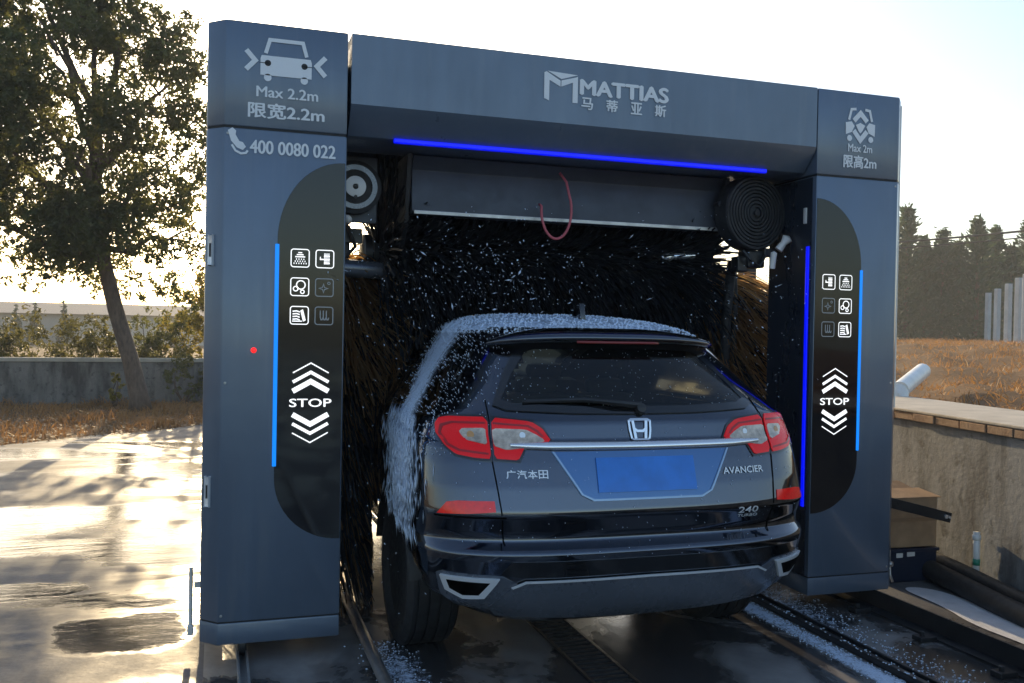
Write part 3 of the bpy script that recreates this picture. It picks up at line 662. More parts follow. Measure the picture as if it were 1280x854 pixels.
q = MB(); q.tube([(3.02, .50, 2.0), (3.05, .52, 1.75), (3.07, .56, 1.52), (3.13, .62, 1.36), (3.23, .68, 1.27), (3.40, .7, 1.24)], .020, 10); q.tube([(2.99, .46, 2.0), (2.97, .48, 1.7), (2.99, .52, 1.45), (3.04, .60, 1.25), (3.06, .64, 1.05)], .030, 10); q.build('hose', 'rubber', dp, True)
# two upright side brushes: shaft and bristles
for s, cxb in ((-1, .70), (1, 3.13)):
    sb = MB().tube([(cxb, 1.12, .26), (cxb, 1.12, 2.02)], .05, 16).build('side_brush', 'plastic', mach, True, 40)
    MB().box(cxb-.08, cxb+.08, 1.04, 1.20, 2.02, 2.24, .02).build('brush_motor', 'blackmetal', sb)
    n = 15000; th = rng.uniform(0, 2*pi, n); zz = rng.uniform(.30, 1.97, n)
    L = rng.uniform(.34, .56, n)*np.where(zz > 1.45, 1.22, 1)
    dv = np.stack([np.cos(th), np.sin(th), rng.normal(.05, .12, n)], 1); rt_ = np.stack([cxb+.045*np.cos(th), 1.12+.045*np.sin(th), zz], 1)
    k = rng.random(n) < np.where(zz > 1.4, .25, .70)  # more of the sunlit-coloured strands towards the top
    strands('bristles', 'bristle', rt_[k], dv[k], L[k], rng.uniform(.14, .40, k.sum()), .007, 5, sb, clip_car)
    strands('bristles', 'bristle_b', rt_[~k], dv[~k], L[~k], rng.uniform(.14, .40, (~k).sum()), .007, 5, sb, clip_car)
# looped cable hanging from the header
lp = MB(); pts = [(1.83, .34, 2.43), (1.862, .32, 2.38)] + [(1.80+.087*cos(t), .30, 2.22-.155*sin(t)) for t in np.linspace(-.55, pi+.1, 22)] + [(1.712, .33, 2.25)]
lp.tube(pts, .0075, 8); lp.build('cable', pbr('red_cable', (.50, .10, .12), .5), mach, True)

# ================================================================== CAR
car = empty('parked_car', (CX, 1.2, 0))
tag(car, 'dark navy SUV seen from behind, foam on its roof, standing in the car wash', 'car')
zl = sorted(set([round(v, 4) for v in LVA[:, 0]] + [round(v, 4) for v in np.arange(.31, 1.65, .024)]))
Ltot = {z: outline(z)[2][-1] for z in zl}
def svals(z):
    L = Ltot[z]; a = np.linspace(0, 1.30, 46); b2 = np.linspace(1.30, L-1.2, 34)[1:]; c2 = np.linspace(L-1.2, L, 26)[1:]; return np.r_[a, b2, c2]
def rear_half(z): return np.interp(z, [1.20, 1.26, 1.36, 1.48, 1.52], [.655, .640, .575, .475, .42])
rows = []; ns = len(svals(zl[0]))
for z in zl:
    sv = svals(z); rows.append([P0(s, z) for s in sv] + [P0(-s, z) for s in sv[1:-1][::-1]])
npr = len(rows[0]); Vc = np.array(rows).reshape(-1, 3); paintF, winF, sideF = [], [], []
for i in range(len(zl)-1):
    z = .5*(zl[i]+zl[i+1]); sv = .5*(svals(zl[i])+svals(zl[i+1])); L = sv[-1]
    for k in range(npr):
        k2 = (k+1) % npr; f = (i*npr+k, i*npr+k2, (i+1)*npr+k2, (i+1)*npr+k)
        kk = k if k < ns else npr-k; kk2 = k2 if k2 < ns else npr-k2; s = .5*(sv[min(kk, ns-1)]+sv[min(kk2, ns-1)])
        if 1.245 < z < 1.475 and s < rear_half(z)-.05: continue
        if 1.13 < z < 1.55 and s > L-.80: winF.append(f); continue
        yy = Vc[f[0]][1]
        if 1.20 < z < 1.50 and s > 1.15 and s < L-1.0 and not (1.40 < yy < 1.50): sideF.append(f); continue
        paintF.append(f)
bot = tuple(range(npr))[::-1]; topf = tuple((len(zl)-1)*npr+k for k in range(npr))
def sub(name, F, m, parent, smooth=True):
    mb = MB(); used = sorted({i for f in F for i in f}); mp = {u: i for i, u in enumerate(used)}
    mb.add([Vc[u] for u in used], [tuple(mp[i] for i in f) for f in F]); return mb.build(name, m, parent, smooth)
body = sub('body', paintF+[topf], 'carpaint', car)
# cut the wheel arches out of the shell
bmh = bmesh.new(); bmh.from_mesh(body.data); wy = (.15, 2.97); off_ = Vector(body.location) + car.location
kill = []
for f in bmh.faces:
    c = f.calc_center_median() + off_
    for y in wy:
        if (c.y-y)**2 + (c.z-.37)**2 < .425**2 and abs(c.x-CX) > .6 and c.y > -.40: kill.append(f); break
bmesh.ops.delete(bmh, geom=kill, context='FACES'); bmh.to_mesh(body.data); bmh.free()
for y in wy:
    for sg in (-1, 1):
        a = MB(); x0, x1 = sorted((CX+sg*.60, CX+sg*.955))
        pr = [(.46*cos(t), .46*sin(t)) for t in np.linspace(.12, pi-.12, 30)]
        vs_ = [(x, y+p[0], .37+p[1]) for x in (x0, x1) for p in pr]; a.add(vs_, [(i, i+1, i+31, i+30) for i in range(29)]); a.build('wheel_arch', 'plastic', car, True)
fl = MB().box(CX-.60, CX+.60, -.40, 3.7, .28, .34, .02).build('underbody', 'plastic', car)
sub('windscreen', winF, 'wscreen', car); [sub('side_window', [f for f in sideF if (Vc[f[0]][0] > CX) == q], 'carblack', car) for q in (False, True)]
# draped shapes on the shell
def drape(name, poly, off, m, parent, thick=.012, cell=.03, smooth=True, rnd=0):
    pts = [Vector(p) for p in poly]
    for _ in range(rnd):
        q = []
        for i in range(len(pts)):
            a, b_ = pts[i], pts[(i+1) % len(pts)]; q += [a*.9+b_*.1, a*.1+b_*.9]
        pts = q
    bm = bmesh.new(); vs_ = [bm.verts.new((p[0], p[1], 0)) for p in pts]; bm.faces.new(vs_)
    lo = (min(p[0] for p in pts), min(p[1] for p in pts)); hi = (max(p[0] for p in pts), max(p[1] for p in pts))
    for ax in (0, 1):
        x = math.floor(lo[ax]/cell)*cell + cell
        while x < hi[ax]:
            bmesh.ops.bisect_plane(bm, geom=bm.verts[:]+bm.edges[:]+bm.faces[:], plane_co=(x, x, 0), plane_no=(1, 0, 0) if ax == 0 else (0, 1, 0), dist=1e-5); x += cell
    top = {v: tuple(P(v.co.x, v.co.y, off)) for v in bm.verts}; low = {v: tuple(P(v.co.x, v.co.y, off-thick)) for v in bm.verts if v.is_boundary}
    mb = MB(); idx = {}; L = []
    for v in bm.verts: idx[v] = len(L); L.append(top[v])
    li = {}
    for v in low: li[v] = len(L); L.append(low[v])
    fs = [[idx[v] for v in f.verts] for f in bm.faces]
    fs += [(idx[e.verts[0]], idx[e.verts[1]], li[e.verts[1]], li[e.verts[0]]) for e in bm.edges if e.is_boundary]
    mb.add(L, fs); bm.free(); return mb.build(name, m, parent, smooth, 35)
flip = lambda poly: [(-s, z) for s, z in poly]
# rear window and its black border, spoiler and brake light
gl = [(-.655, 1.232), (-.60, 1.212), (-.30, 1.200), (0, 1.197), (.30, 1.200), (.60, 1.212), (.655, 1.232), (.575, 1.365), (.478, 1.488), (.43, 1.503), (.2, 1.512), (0, 1.514), (-.2, 1.512), (-.43, 1.503), (-.478, 1.488), (-.575, 1.365)]
drape('rear_window', gl, .004, 'carglass', car, .003, .05)
def band(outer, k):  # inset copy
    c = Vector((0, 1.35)); return [tuple(c+(Vector(p)-c)*k) for p in outer]
inner = [(s*.93, 1.355+(z-1.355)*.80) for s, z in gl]
for i in range(len(gl)):
    pass
fr = MB(); ng = len(gl); ring_pts = []
def dens(pl, k=10): return [tuple(Vector(pl[i]).lerp(Vector(pl[(i+1) % len(pl)]), t/k)) for i in range(len(pl)) for t in range(k)]
go, gi = dens(gl), dens(inner); nd = len(go)
fr.add([P(*p, .0065) for p in go] + [P(*p, .0065) for p in gi], [(i, (i+1) % nd, nd+(i+1) % nd, nd+i) for i in range(nd)]); fr.build('window_border', 'carblack', car, True)
sp = MB(); NS = 41; prof_s = [(-.01, -.015), (-.085, -.012), (-.100, .004), (-.095, .020), (-.03, .040), (.10, .058), (.22, .060)]
vsp = []
for i in range(NS):
    t = -1+2*i/(NS-1); s = t*.60; z0 = 1.528-.030*abs(t)**3; bpt = P(s, z0)
    nn = P(s, z0, 1.0)-P(s, z0); nn[2] = 0; nn /= np.linalg.norm(nn); sc_ = 1-.55*abs(t)**6
    for u, v in prof_s: vsp.append((bpt[0]-nn[0]*u*sc_, bpt[1]-nn[1]*u*sc_ if False else bpt[1]+u*sc_*(-nn[1]), bpt[2]+v*sc_))
kp = len(prof_s); sp.add(vsp, [(i*kp+j, i*kp+j+1, (i+1)*kp+j+1, (i+1)*kp+j) for i in range(NS-1) for j in range(kp-1)]); spo = sp.build('spoiler', 'carpaint', car, True)
e = []
for i in range(17):
    s = -.20+.40*i/16; bpt = P(s, 1.523); nn = P(s, 1.523, 1.)-P(s, 1.523); nn[2] = 0; nn /= np.linalg.norm(nn); e.append(tuple(bpt+nn*.093))
MB().tube([(p[0], p[1], p[2]-.008) for p in e], .007, 6).build('brake_light', pbr('dark_red_lens', (.22, .01, .012), .15, 0, .6), spo, True)
# tail lights
TLo = [(-.935, 1.150), (-.915, 1.172), (-.86, 1.180), (-.690, 1.183), (-.690, 1.016), (-.76, 1.020), (-.84, 1.032), (-.895, 1.070), (-.930, 1.115)]
TLoL = [(-.815, 1.122), (-.80, 1.136), (-.70, 1.140), (-.700, 1.070), (-.79, 1.084)]
TLi = [(-.672, 1.181), (-.50, 1.168), (-.455, 1.140), (-.420, 1.086), (-.545, 1.062), (-.575, 1.012), (-.676, 1.018)]
TLiL = [(-.672, 1.139), (-.53, 1.136), (-.480, 1.112), (-.445, 1.084), (-.55, 1.060), (-.62, 1.052), (-.674, 1.066)]
for fn in (lambda p: p, flip):
    k = drape('tail_light', fn(TLo), .010, 'redlens', car, .014, .03, True, 1); drape('clear_lens', fn(TLoL), .0125, 'clearlens', k, .004, .03, True, 1); drape('light_guide', fn([(-.905, 1.148), (-.85, 1.163), (-.70, 1.165), (-.70, 1.157), (-.845, 1.155), (-.89, 1.140), (-.90, 1.115), (-.87, 1.072), (-.82, 1.052), (-.70, 1.040), (-.70, 1.032), (-.825, 1.044), (-.88, 1.066), (-.915, 1.112)]), .0112, 'redguide', k, .002, .03); drape('bulb', fn([(-.765+.016*cos(2*pi*i/14), 1.110+.016*sin(2*pi*i/14)) for i in range(14)]), .0145, 'amber', k, .003, .02)
    drape('light_bezel', fn([(s*1.0+(-.008 if s < -.75 else .006), 1.10+(z-1.10)*1.13) for s, z in TLo]), .005, 'carblack', k, .008)
    k = drape('tail_light', fn(TLi), .010, 'redlens', car, .014, .03, True, 1); drape('clear_lens', fn(TLiL), .0125, 'clearlens', k, .004, .03, True, 1); drape('light_guide', fn([(-.668, 1.165), (-.515, 1.154), (-.475, 1.132), (-.445, 1.098), (-.452, 1.096), (-.482, 1.126), (-.52, 1.147), (-.668, 1.157)]), .0112, 'redguide', k, .002, .03); drape('bulb', fn([(-.545+.013*cos(2*pi*i/14), 1.112+.013*sin(2*pi*i/14)) for i in range(14)]), .0145, 'satin', k, .003, .02)
    drape('light_bezel', fn([(s+(-.004 if s < -.6 else .008), 1.10+(z-1.10)*1.12) for s, z in TLi]), .005, 'carblack', k, .008)
    drape('reflector', fn([(-.945, .788), (-.895, .838), (-.84, .846), (-.688, .848), (-.684, .804), (-.80, .795)]), .004, 'redrefl', car, .006, .03)
    gp = [(-.681, 1.26), (-.683, 1.18), (-.686, 1.0), (-.660, .80), (-.640, .66)]; w_ = .0032
    drape('panel_gap', fn([(s-w_, z) for s, z in gp] + [(s+w_, z) for s, z in gp[::-1]]), .0022, 'gap', car, .002, .04)
    drape('panel_gap', fn([(-.96, .783), (-.64, .783), (-.64, .776), (-.96, .776)]), .0022, 'gap', car, .002, .04)
    # exhaust trim with its grey surround
    drape('exhaust_surround', fn([(-.955, .545), (-.93, .44), (-.85, .385), (-.68, .380), (-.60, .46), (-.585, .505), (-.66, .54)]), .006, 'grayplast', car, .02, .03, True, 1)
    ex = drape('exhaust_trim', fn([(-.925, .533), (-.665, .530), (-.720, .443), (-.810, .436), (-.895, .470)]), .018, 'satin', car, .02, .03)
    drape('exhaust_opening', fn([(-.890, .519), (-.704, .516), (-.745, .459), (-.812, .455), (-.872, .481)]), .0192, 'gap', ex, .002, .03)
# skid plate, number plate recess and trim strip
drape('skid_plate', [(-.610, .490), (-.555, .516), (0, .520), (.555, .516), (.610, .490), (.70, .40), (.66, .355), (0, .330), (-.66, .355), (-.70, .40)], .012, 'grayplast', car, .02, .04)
drape('skid_edge', [(-.615, .494), (-.557, .520), (0, .524), (.557, .520), (.615, .494), (.607, .488), (.553, .513), (0, .517), (-.553, .513), (-.607, .488)], .016, 'satin', car, .006, .04)
drape('bumper_insert', [(-.62, .600), (.62, .600), (.66, .545), (.58, .532), (-.58, .532), (-.66, .545)], .003, 'carblack', car, .006, .04)
pr_ = drape('plate_recess', [(-.430, 1.046), (.430, 1.046), (.315, .868), (.26, .842), (-.26, .842), (-.315, .868)], .003, 'recess', car, .006, .04)
w_ = .006; po = [(-.428, 1.046), (-.313, .868), (-.260, .842), (.260, .842), (.313, .868), (.428, 1.046)]; pi_ = [(-.418, 1.046), (-.306, .872), (-.256, .850), (.256, .850), (.306, .872), (.418, 1.046)]
drape('recess_lit_edge', po + pi_[::-1], .008, 'recess_lit_lip', pr_, .008, .03)  # lit rim drawn as a lighter band
drape('number_plate', [(-.235, .876), (.235, .876), (.235, 1.018), (-.235, 1.018)], .010, 'plate', car, .008, .05)
ts = MB(); NT = 61; sec = [(cos(t), sin(t)) for t in np.linspace(-pi/2, pi/2, 9)]; vt = []
for i in range(NT):
    t = -1+2*i/(NT-1); s = t*.605; hh = .0155*(1-max(0, abs(t)-.72)*1.6); zc = 1.064 + .004*abs(t)
    vt += [tuple(P(s, zc+hh*q, .004+.017*c)) for c, q in sec]
ts.add(vt, [(i*9+j, i*9+j+1, (i+1)*9+j+1, (i+1)*9+j) for i in range(NT-1) for j in range(8)] + [tuple(range(9)), tuple((NT-1)*9+k for k in range(9))]); ts.build('trim_strip', 'chrome', car, True, 50)
# emblem and lettering
def oncar(off): return lambda u, v, d=0: tuple(P(u, v, off+d))
F = Flat(); ex0, ez = 0.0, 1.130
F.strip([(-.052, .038), (-.040, .044), (.040, .044), (.052, .038), (.050, 0), (.043, -.036), (.034, -.042), (-.034, -.042), (-.043, -.036), (-.050, 0)], .009, True)
F.strip([(-.033, .040), (-.024, -.038)], .013); F.strip([(.033, .040), (.024, -.038)], .013); F.strip([(-.027, .006), (-.014, -.004), (.014, -.004), (.027, .006)], .011)
G = Flat(); G.moved(F, ex0, ez); G.lay('emblem', 'chrome', car, oncar(.007))
F = Flat()
for i, ch in enumerate('广汽本田'): F.text(ch, -.632+i*.046, -.592+i*.046, .938, .972, .008)
F.lay('lettering', 'satin', car, oncar(.0035)); F = Flat()
F.text('AVANCIER', .385, .612, .934, .962, .012); F.lay('lettering', 'satin', car, oncar(.0035)); F = Flat(); F.text('240', .450, .560, .762, .788, .012); F.text('TURBO', .450, .562, .742, .755, .01)
F.lay('lettering', 'satin', car, oncar(.0035))
# wiper, antenna
wp = MB(); wp.tube([tuple(P(.02, 1.225, .02)), tuple(P(-.10, 1.232, .028)), tuple(P(-.24, 1.248, .022)), tuple(P(-.50, 1.247, .012))], [.016, .014, .010, .006], 8)
wp.tube([tuple(P(.03-.11*i, 1.238+.010*sin(i*.55), .012)) for i in range(6)], .007, 6); wp.lathe([(0, 0), (.028, 0), (.022, .03), (0, .034)], tuple(P(.02, 1.218, 0)), (0, -1, .4), 16)
wp.build('wiper', 'plastic', car, True, 40)
MB().prism([(.02, 1.625), (.17, 1.640), (.13, 1.655), (.07, 1.705), (.045, 1.712)], CX-.016, CX+.016, 'yz', .006).build('antenna', 'carblack', car, True, 40)
# interior seen through the glass
st_ = MB()
for x in (-.42, 0, .42): st_.box(CX+x-.20, CX+x+.20, .62, .78, .75, 1.20, .05).box(CX+x-.12, CX+x+.12, .66, .76, 1.20, 1.29, .04)
st_.build('rear_seats', 'seat', car, True, 40)
for x in (-.40, .40): MB().box(CX+x-.25, CX+x+.25, 1.62, 1.78, .7, 1.24, .06).box(CX+x-.13, CX+x+.13, 1.66, 1.76, 1.23, 1.34, .04).build('front_seat', 'seat', car, True, 40)
MB().box(CX-.72, CX+.72, 2.2, 2.75, .85, 1.06, .05).build('dashboard', 'plastic', car)
MB().box(CX-.80, CX+.80, -.45, .62, .90, .93).build('parcel_shelf', 'seat', car)
for sg in (-1, 1):
    mm = MB(); mm.box(*sorted((CX+sg*.93, CX+sg*1.09)), 2.10, 2.22, 1.08, 1.22, .03); mm.build('door_mirror', 'carpaint', car, True, 40)
# wheels
def wheel(x, y, sg):
    W2 = .128; pr = [(.26, -W2*.8), (.30, -W2), (.345, -W2), (.366, -W2*.86)]
    for g in (-.62, -.2, .22, .64): pr += [(.372, W2*(g-.17)), (.372, W2*(g-.04)), (.362, W2*(g-.03)), (.362, W2*(g+.03)), (.372, W2*(g+.04))]
    pr += [(.366, W2*.86), (.345, W2), (.30, W2), (.26, W2*.8)]
    wv = empty('wheel', (x, y, .372)); put(wv, car); MB().lathe(pr, (x, y, .372), (1, 0, 0), 64).build('tyre', 'rubber', wv, True, 30)
    rm = MB(); rm.lathe([(.262, -.1), (.235, -.09), (.235, .08*1), (.262, .1)], (x, y, .372), (1, 0, 0), 48).lathe([(0, .06), (.06, .07), (.06, .04), (0, .03)], (x, y, .372), (sg, 0, 0), 24)
    for k in range(10):
        a = 2*pi*k/10 + (.16 if k % 2 else -.16); rm.obox((x+sg*.055, y+.15*cos(a), .372+.15*sin(a)), (.012, 0, 0), (0, .095*cos(a), .095*sin(a)), (0, -.018*sin(a), .018*cos(a)), .004)
    rm.build('rim', 'rim', wv, True, 35)
for y in wy:
    for sg in (-1, 1): wheel(CX+sg*.815, y, sg)

# ------------------------------------------------ soap foam on the car (uncountable flecks)
C_, A_, R_ = [], [], []
def fleck(s, z, L, r, y=None):
    p = P(s, z, r*.5+.002); q = P(s, z-.01); dn = q-P(s, z); dn = dn/ (np.linalg.norm(dn)+1e-9); dn = dn + rng.normal(0, .35, 3)*(.8 if L < .012 else .25); C_.append(p); A_.append(dn/np.linalg.norm(dn)*L); R_.append(r)
k = 0
while k < 2200:      # band down the rear quarter
    z = rng.uniform(.66, 1.60); c = np.interp(z, [.66, .95, 1.2, 1.4, 1.55, 1.60], [-1.46, -1.42, -1.33, -1.20, -1.05, -.95]); wd = np.interp(z, [.66, .9, 1.2, 1.55], [.22, .24, .18, .28])
    s = c + rng.normal(0, wd*.55)
    if z < .95 and rng.random() > (z-.55)/.40: continue
    if s > -.86 and z < 1.2: continue
    if -.70 < s: continue
    long = z < 1.1 and rng.random() < .45; fleck(s, z, rng.uniform(.012, .045) if long else rng.uniform(.003, .009), rng.uniform(.0015, .0036)); k += 1
for k in range(420):  # thin scatter over the pillar and window corner
    z = rng.uniform(1.02, 1.56); s = -np.interp(z, [1.0, 1.2, 1.5], [.95, .90, .66]) + abs(rng.normal(0, .16)) - .12
    fleck(s, z, rng.uniform(.003, .008), rng.uniform(.0015, .003))
for k in range(240): fleck(rng.uniform(-.62, .62), rng.uniform(1.22, 1.5), rng.uniform(.002, .005), rng.uniform(.001, .0022))
for k in range(140): fleck(rng.uniform(-.85, .85), rng.uniform(.6, 1.15), rng.uniform(.002, .004), rng.uniform(.001, .002))
k = 0
while k < 2000:      # roof
    z = rng.uniform(1.545, 1.652); L = outline(z)[2][-1]; s = rng.uniform(-1, 1)*L*.52; p = P(s, z)
    if p[1] > 1.3 or (s > 0 and rng.random() < .15): continue
    fleck(s, z, rng.uniform(.004, .011), rng.uniform(.003, .007)); k += 1
k = 0
while k < 1300:      # long drips running down the rear corner
    z = rng.uniform(.62, 1.15); s = -1.42 + rng.normal(0, .16)
    if s > -.95 or rng.random() > (z-.45)/.6: continue
    fleck(s, z, rng.uniform(.02, .07), rng.uniform(.0012, .0028)); k += 1
V, F_ = octs(C_, A_, R_); tag(npmesh('soap_foam', V, F_, 'foam'), 'white soap foam running over the roof and left rear corner of the dark car', 'foam', kind='stuff')

# wet foam film clinging to the shell
def film(name, label, ss, zs, cov):
    vs_ = []; cv = []; ns_, nz = len(ss), len(zs)
    for z in zs:
        for s in ss: vs_.append(P(s*1.0, z, .0035)); cv.append(cov(s, z))
    i = np.arange((nz-1)*(ns_-1)); a = i//(ns_-1)*ns_ + i % (ns_-1)
    ob = npmesh(name, vs_, np.stack([a, a+1, a+ns_+1, a+ns_], 1), 'film', smooth=True)
    at = ob.data.attributes.new('cover', 'FLOAT', 'POINT'); at.data.foreach_set('value', np.array(cv, np.float32)); tag(ob, label, 'foam', kind='stuff')
def covq(s, z):
    c = np.interp(z, [.66, .95, 1.2, 1.4, 1.55, 1.60], [-1.46, -1.42, -1.33, -1.20, -1.05, -.95]); d = abs(s-c)/np.interp(z, [.66, .9, 1.2, 1.55], [.26, .28, .22, .34])
    return .34 - .42*d**1.5 - max(0, .95-z)*.9
film('foam_film', 'streaky wet foam sliding down the left rear corner of the car', np.linspace(-2.2, -.66, 70), np.linspace(.62, 1.60, 60), covq)
film('foam_film', 'wet foam layer over the roof of the car', np.linspace(-1.75, 1.75, 90), np.linspace(1.56, 1.651, 16), lambda s, z: .24 - (.25 if z < 1.575 and abs(s) < .6 else 0) - max(0, s-.9)*.12)

# foam on the bay floor
def floor_foam(name, label, n, fx, ylo, yhi, sx):
    y = rng.uniform(ylo, yhi, n); x = fx + rng.normal(0, sx, n); z = np.where((np.abs(x-3.068) < .02) | (np.abs(x-3.137) < .015), .042, .008)
    A = rvec(n)*rng.uniform(.003, .012, n)[:, None]; A[:, 2] *= .3
    V, F_ = octs(np.stack([x, y, z], 1), A, rng.uniform(.002, .005, n)); tag(npmesh(name, V, F_, 'foam'), label, 'foam', kind='stuff')
floor_foam('floor_foam', 'white foam flecks along the black guide channel right of the car', 2400, 2.985, -2.2, .5, .035)
floor_foam('floor_foam', 'thin foam splashes between guide channel and angle rail', 900, 3.24, -2.0, .6, .10)
floor_foam('floor_foam', 'foam splashed on the floor beside the left wheel guide', 800, .86, -1.6, .15, .06)
def floor_film(label, x0, x1, y0, y1, z, cov):
    xs, ys = np.linspace(x0, x1, 24), np.linspace(y0, y1, 70); X, Y = np.meshgrid(xs, ys); V = np.stack([X, Y, np.full_like(X, z)], -1).reshape(-1, 3)
    i = np.arange(69*23); a = i//23*24 + i % 23; ob = npmesh('foam_film', V, np.stack([a, a+1, a+25, a+24], 1), 'film', smooth=True)
    at = ob.data.attributes.new('cover', 'FLOAT', 'POINT'); at.data.foreach_set('value', np.array([cov(x, y) for x, y in zip(X.ravel(), Y.ravel())], np.float32)); tag(ob, label, 'foam', kind='stuff')
floor_film('wet foam band left of the black guide channel', 2.88, 3.045, -2.4, .6, .010, lambda x, y: .24-((x-2.97)/.085)**2*.30+.05*sin(y*5))
floor_film('broken wet foam between guide channel and angle rail', 3.155, 3.58, -2.2, .7, .010, lambda x, y: .12-(x-3.155)*.55+.06*sin(y*4+1))
floor_film('wet foam beside the left wheel guide', .80, 1.10, -1.9, .3, .010, lambda x, y: .16-((x-.87)/.16)**2*.25-max(0, y+.2)*.5)
# spray in the air
n = 560; x = np.r_[rng.normal(1.32, .30, 400), rng.uniform(.9, 2.9, 160)]; y = rng.uniform(-.35, .25, n); z = np.r_[rng.normal(1.82, .13, 400), rng.uniform(1.55, 2.2, 160)]
A = rvec(n)*np.clip(rng.lognormal(-5.6, .75, n), .0015, .022)[:, None]
x2 = rng.uniform(.62, 1.0, 170); y2 = rng.uniform(-.4, .5, 170); z2 = rng.uniform(.25, 2.1, 170); x3 = rng.uniform(2.55, 3.25, 130); y3 = rng.uniform(-.1, .45, 130); z3 = rng.uniform(1.2, 2.05, 130)
C = np.r_[np.stack([x, y, z], 1), np.stack([x2, y2, z2], 1), np.stack([x3, y3, z3], 1)]; A = np.r_[A, rvec(300)*rng.uniform(.002, .009, 300)[:, None]]
V, F_ = octs(C, A, np.clip(rng.lognormal(-6.3, .5, len(C)), .0008, .006)); tag(npmesh('water_spray', V, F_, 'foam'), 'white droplets flying in front of the dark top brush', 'spray', kind='stuff')

# ================================================================== RIGHT SIDE
# tank wall with its cement cap and brick edge
tw_ = empty('tank_wall', (wallx(1), 1, 0)); tag(tw_, 'stained grey rendered wall with brick-edged cement cap right of the machine', 'wall')
ya, yb = -12., 14.
def wl(y, d): return (wallx(y)+d, y)
MB().prism([wl(ya, 0), wl(ya, .25), wl(yb, .25), wl(yb, 0)], -.05, .985, 'xy').build('wall_face', 'tankwall', tw_)
MB().prism([wl(ya, -.035), wl(ya, .82), wl(yb, .82), wl(yb, -.035)], 1.042, 1.062, 'xy', .006).build('cap', 'cap', tw_)
br = MB(); y = ya
while y < yb-.2:
    L = .235*random.uniform(.93, 1.04); d = -.03+random.uniform(-.006, .008); br.prism([wl(y, d), wl(y, d+.11), wl(y+L, d+.11), wl(y+L, d)], .987, 1.0405+random.uniform(-.003, .0), 'xy', .005); y += L+.012
br.build('brick_edge', 'brick', tw_)
MB().prism([wl(ya, -.018), wl(ya, .6), wl(yb, .6), wl(yb, -.018)], .986, 1.038, 'xy').build('mortar', 'cap', tw_)
# black hoses lying along the foot of the wall
for nm, lb, d, r_, z in (('hose', 'thick black hose nearest the lit ground at the foot of the tank wall', -.20, .062, .062), ('hose', 'thinner black hose lying against the tank wall', -.085, .045, .10)):
    pts = []
    for yy in np.linspace(-6, .75, 40): pts.append((wallx(yy)+d+.02*sin(yy*2.1)+.10*max(0, yy-.2)**2, yy, z+.012*sin(yy*3.3)))
    tag(MB().tube(pts, r_, 14).build(nm, 'rubber', smooth=True), lb, 'hose', 'hoses along the tank wall')
# white pipe stub with green tape standing at the wall
wp = MB().tube([(4.548, .12, .0), (4.548, .12, .22), (4.545, .12, .37)], .021, 14).build('white_pipe', 'white', smooth=True); tag(wp, 'slim white plastic pipe standing against the grey wall with green tape', 'pipe')
MB().lathe([(.0222, -.02), (.0222, .02)], (4.548, .12, .185), (0, 0, 1), 16).build('tape', pbr('green_tape', (.03, .25, .16), .5), wp, True)
MB().lathe([(.021, 0), (.026, .003), (.026, .03), (.021, .033)], (4.546, .12, .32), (0, 0, 1), 16).build('collar', 'white', wp, True)
# cardboard box on a dark crate
bx = empty('cardboard_box', (4.33, .55, .22)); tag(bx, 'brown cardboard box with an open flap standing on a dark crate', 'box')
MB().prism([(4.10, .42), (4.50, .40), (4.56, .78), (4.16, .80)], .222, .545, 'xy', .004).build('carton', 'cardboard', bx)
f = MB(); f.obox((4.31, .50, .552), (.21, -.01, 0), (0, .10, .012), (0, -.0003, .003)); f.obox((4.34, .72, .556), (.20, -.01, 0), (0, .10, .020), (0, -.0006, .003)); f.build('flap', 'cardboard', bx)
MB().obox((4.30, .4085, .40), (.20, -.010, 0), (.0, .0008, 0), (0, 0, .012)).build('tape', pbr('brown_tape', (.30, .18, .10), .35), bx)
cr = empty('plastic_crate', (4.33, .55, 0)); tag(cr, 'dark blue plastic crate under the cardboard box', 'crate')
MB().prism([(4.09, .41), (4.50, .39), (4.56, .79), (4.15, .81)], .0, .215, 'xy', .012).build('body', pbr('navy_plastic', (.012, .018, .04), .4, rvar=.1), cr)
MB().box(4.19, 4.24, .400, .412, .16, .19, .003).box(4.27, 4.33, .396, .409, .165, .195, .003).build('label', 'white', cr)
rm = MB(); rm.prism([(4.08, .40), (4.51, .38), (4.57, .80), (4.14, .82)], .195, .2155, 'xy', .004); rm.build('rim', pbr('navy_rim', (.014, .02, .045), .35), cr)
# big white pipe lying out of the field
pp = MB(); a = Vector((5.66, 2.1, 1.11)); b3 = Vector((6.62, 2.9, 1.24)); pp.tube([a, a.lerp(b3, .5), b3], .075, 24); pp.tube([a+Vector((-.02, -.02, -.30)), a+Vector((-.02, -.02, -.04)), a+Vector((.04, .04, .01))], .075, 24)
tag(pp.build('drain_pipe', 'white', smooth=True, angle=50), 'thick white pipe with an elbow lying at the tank edge', 'pipe')
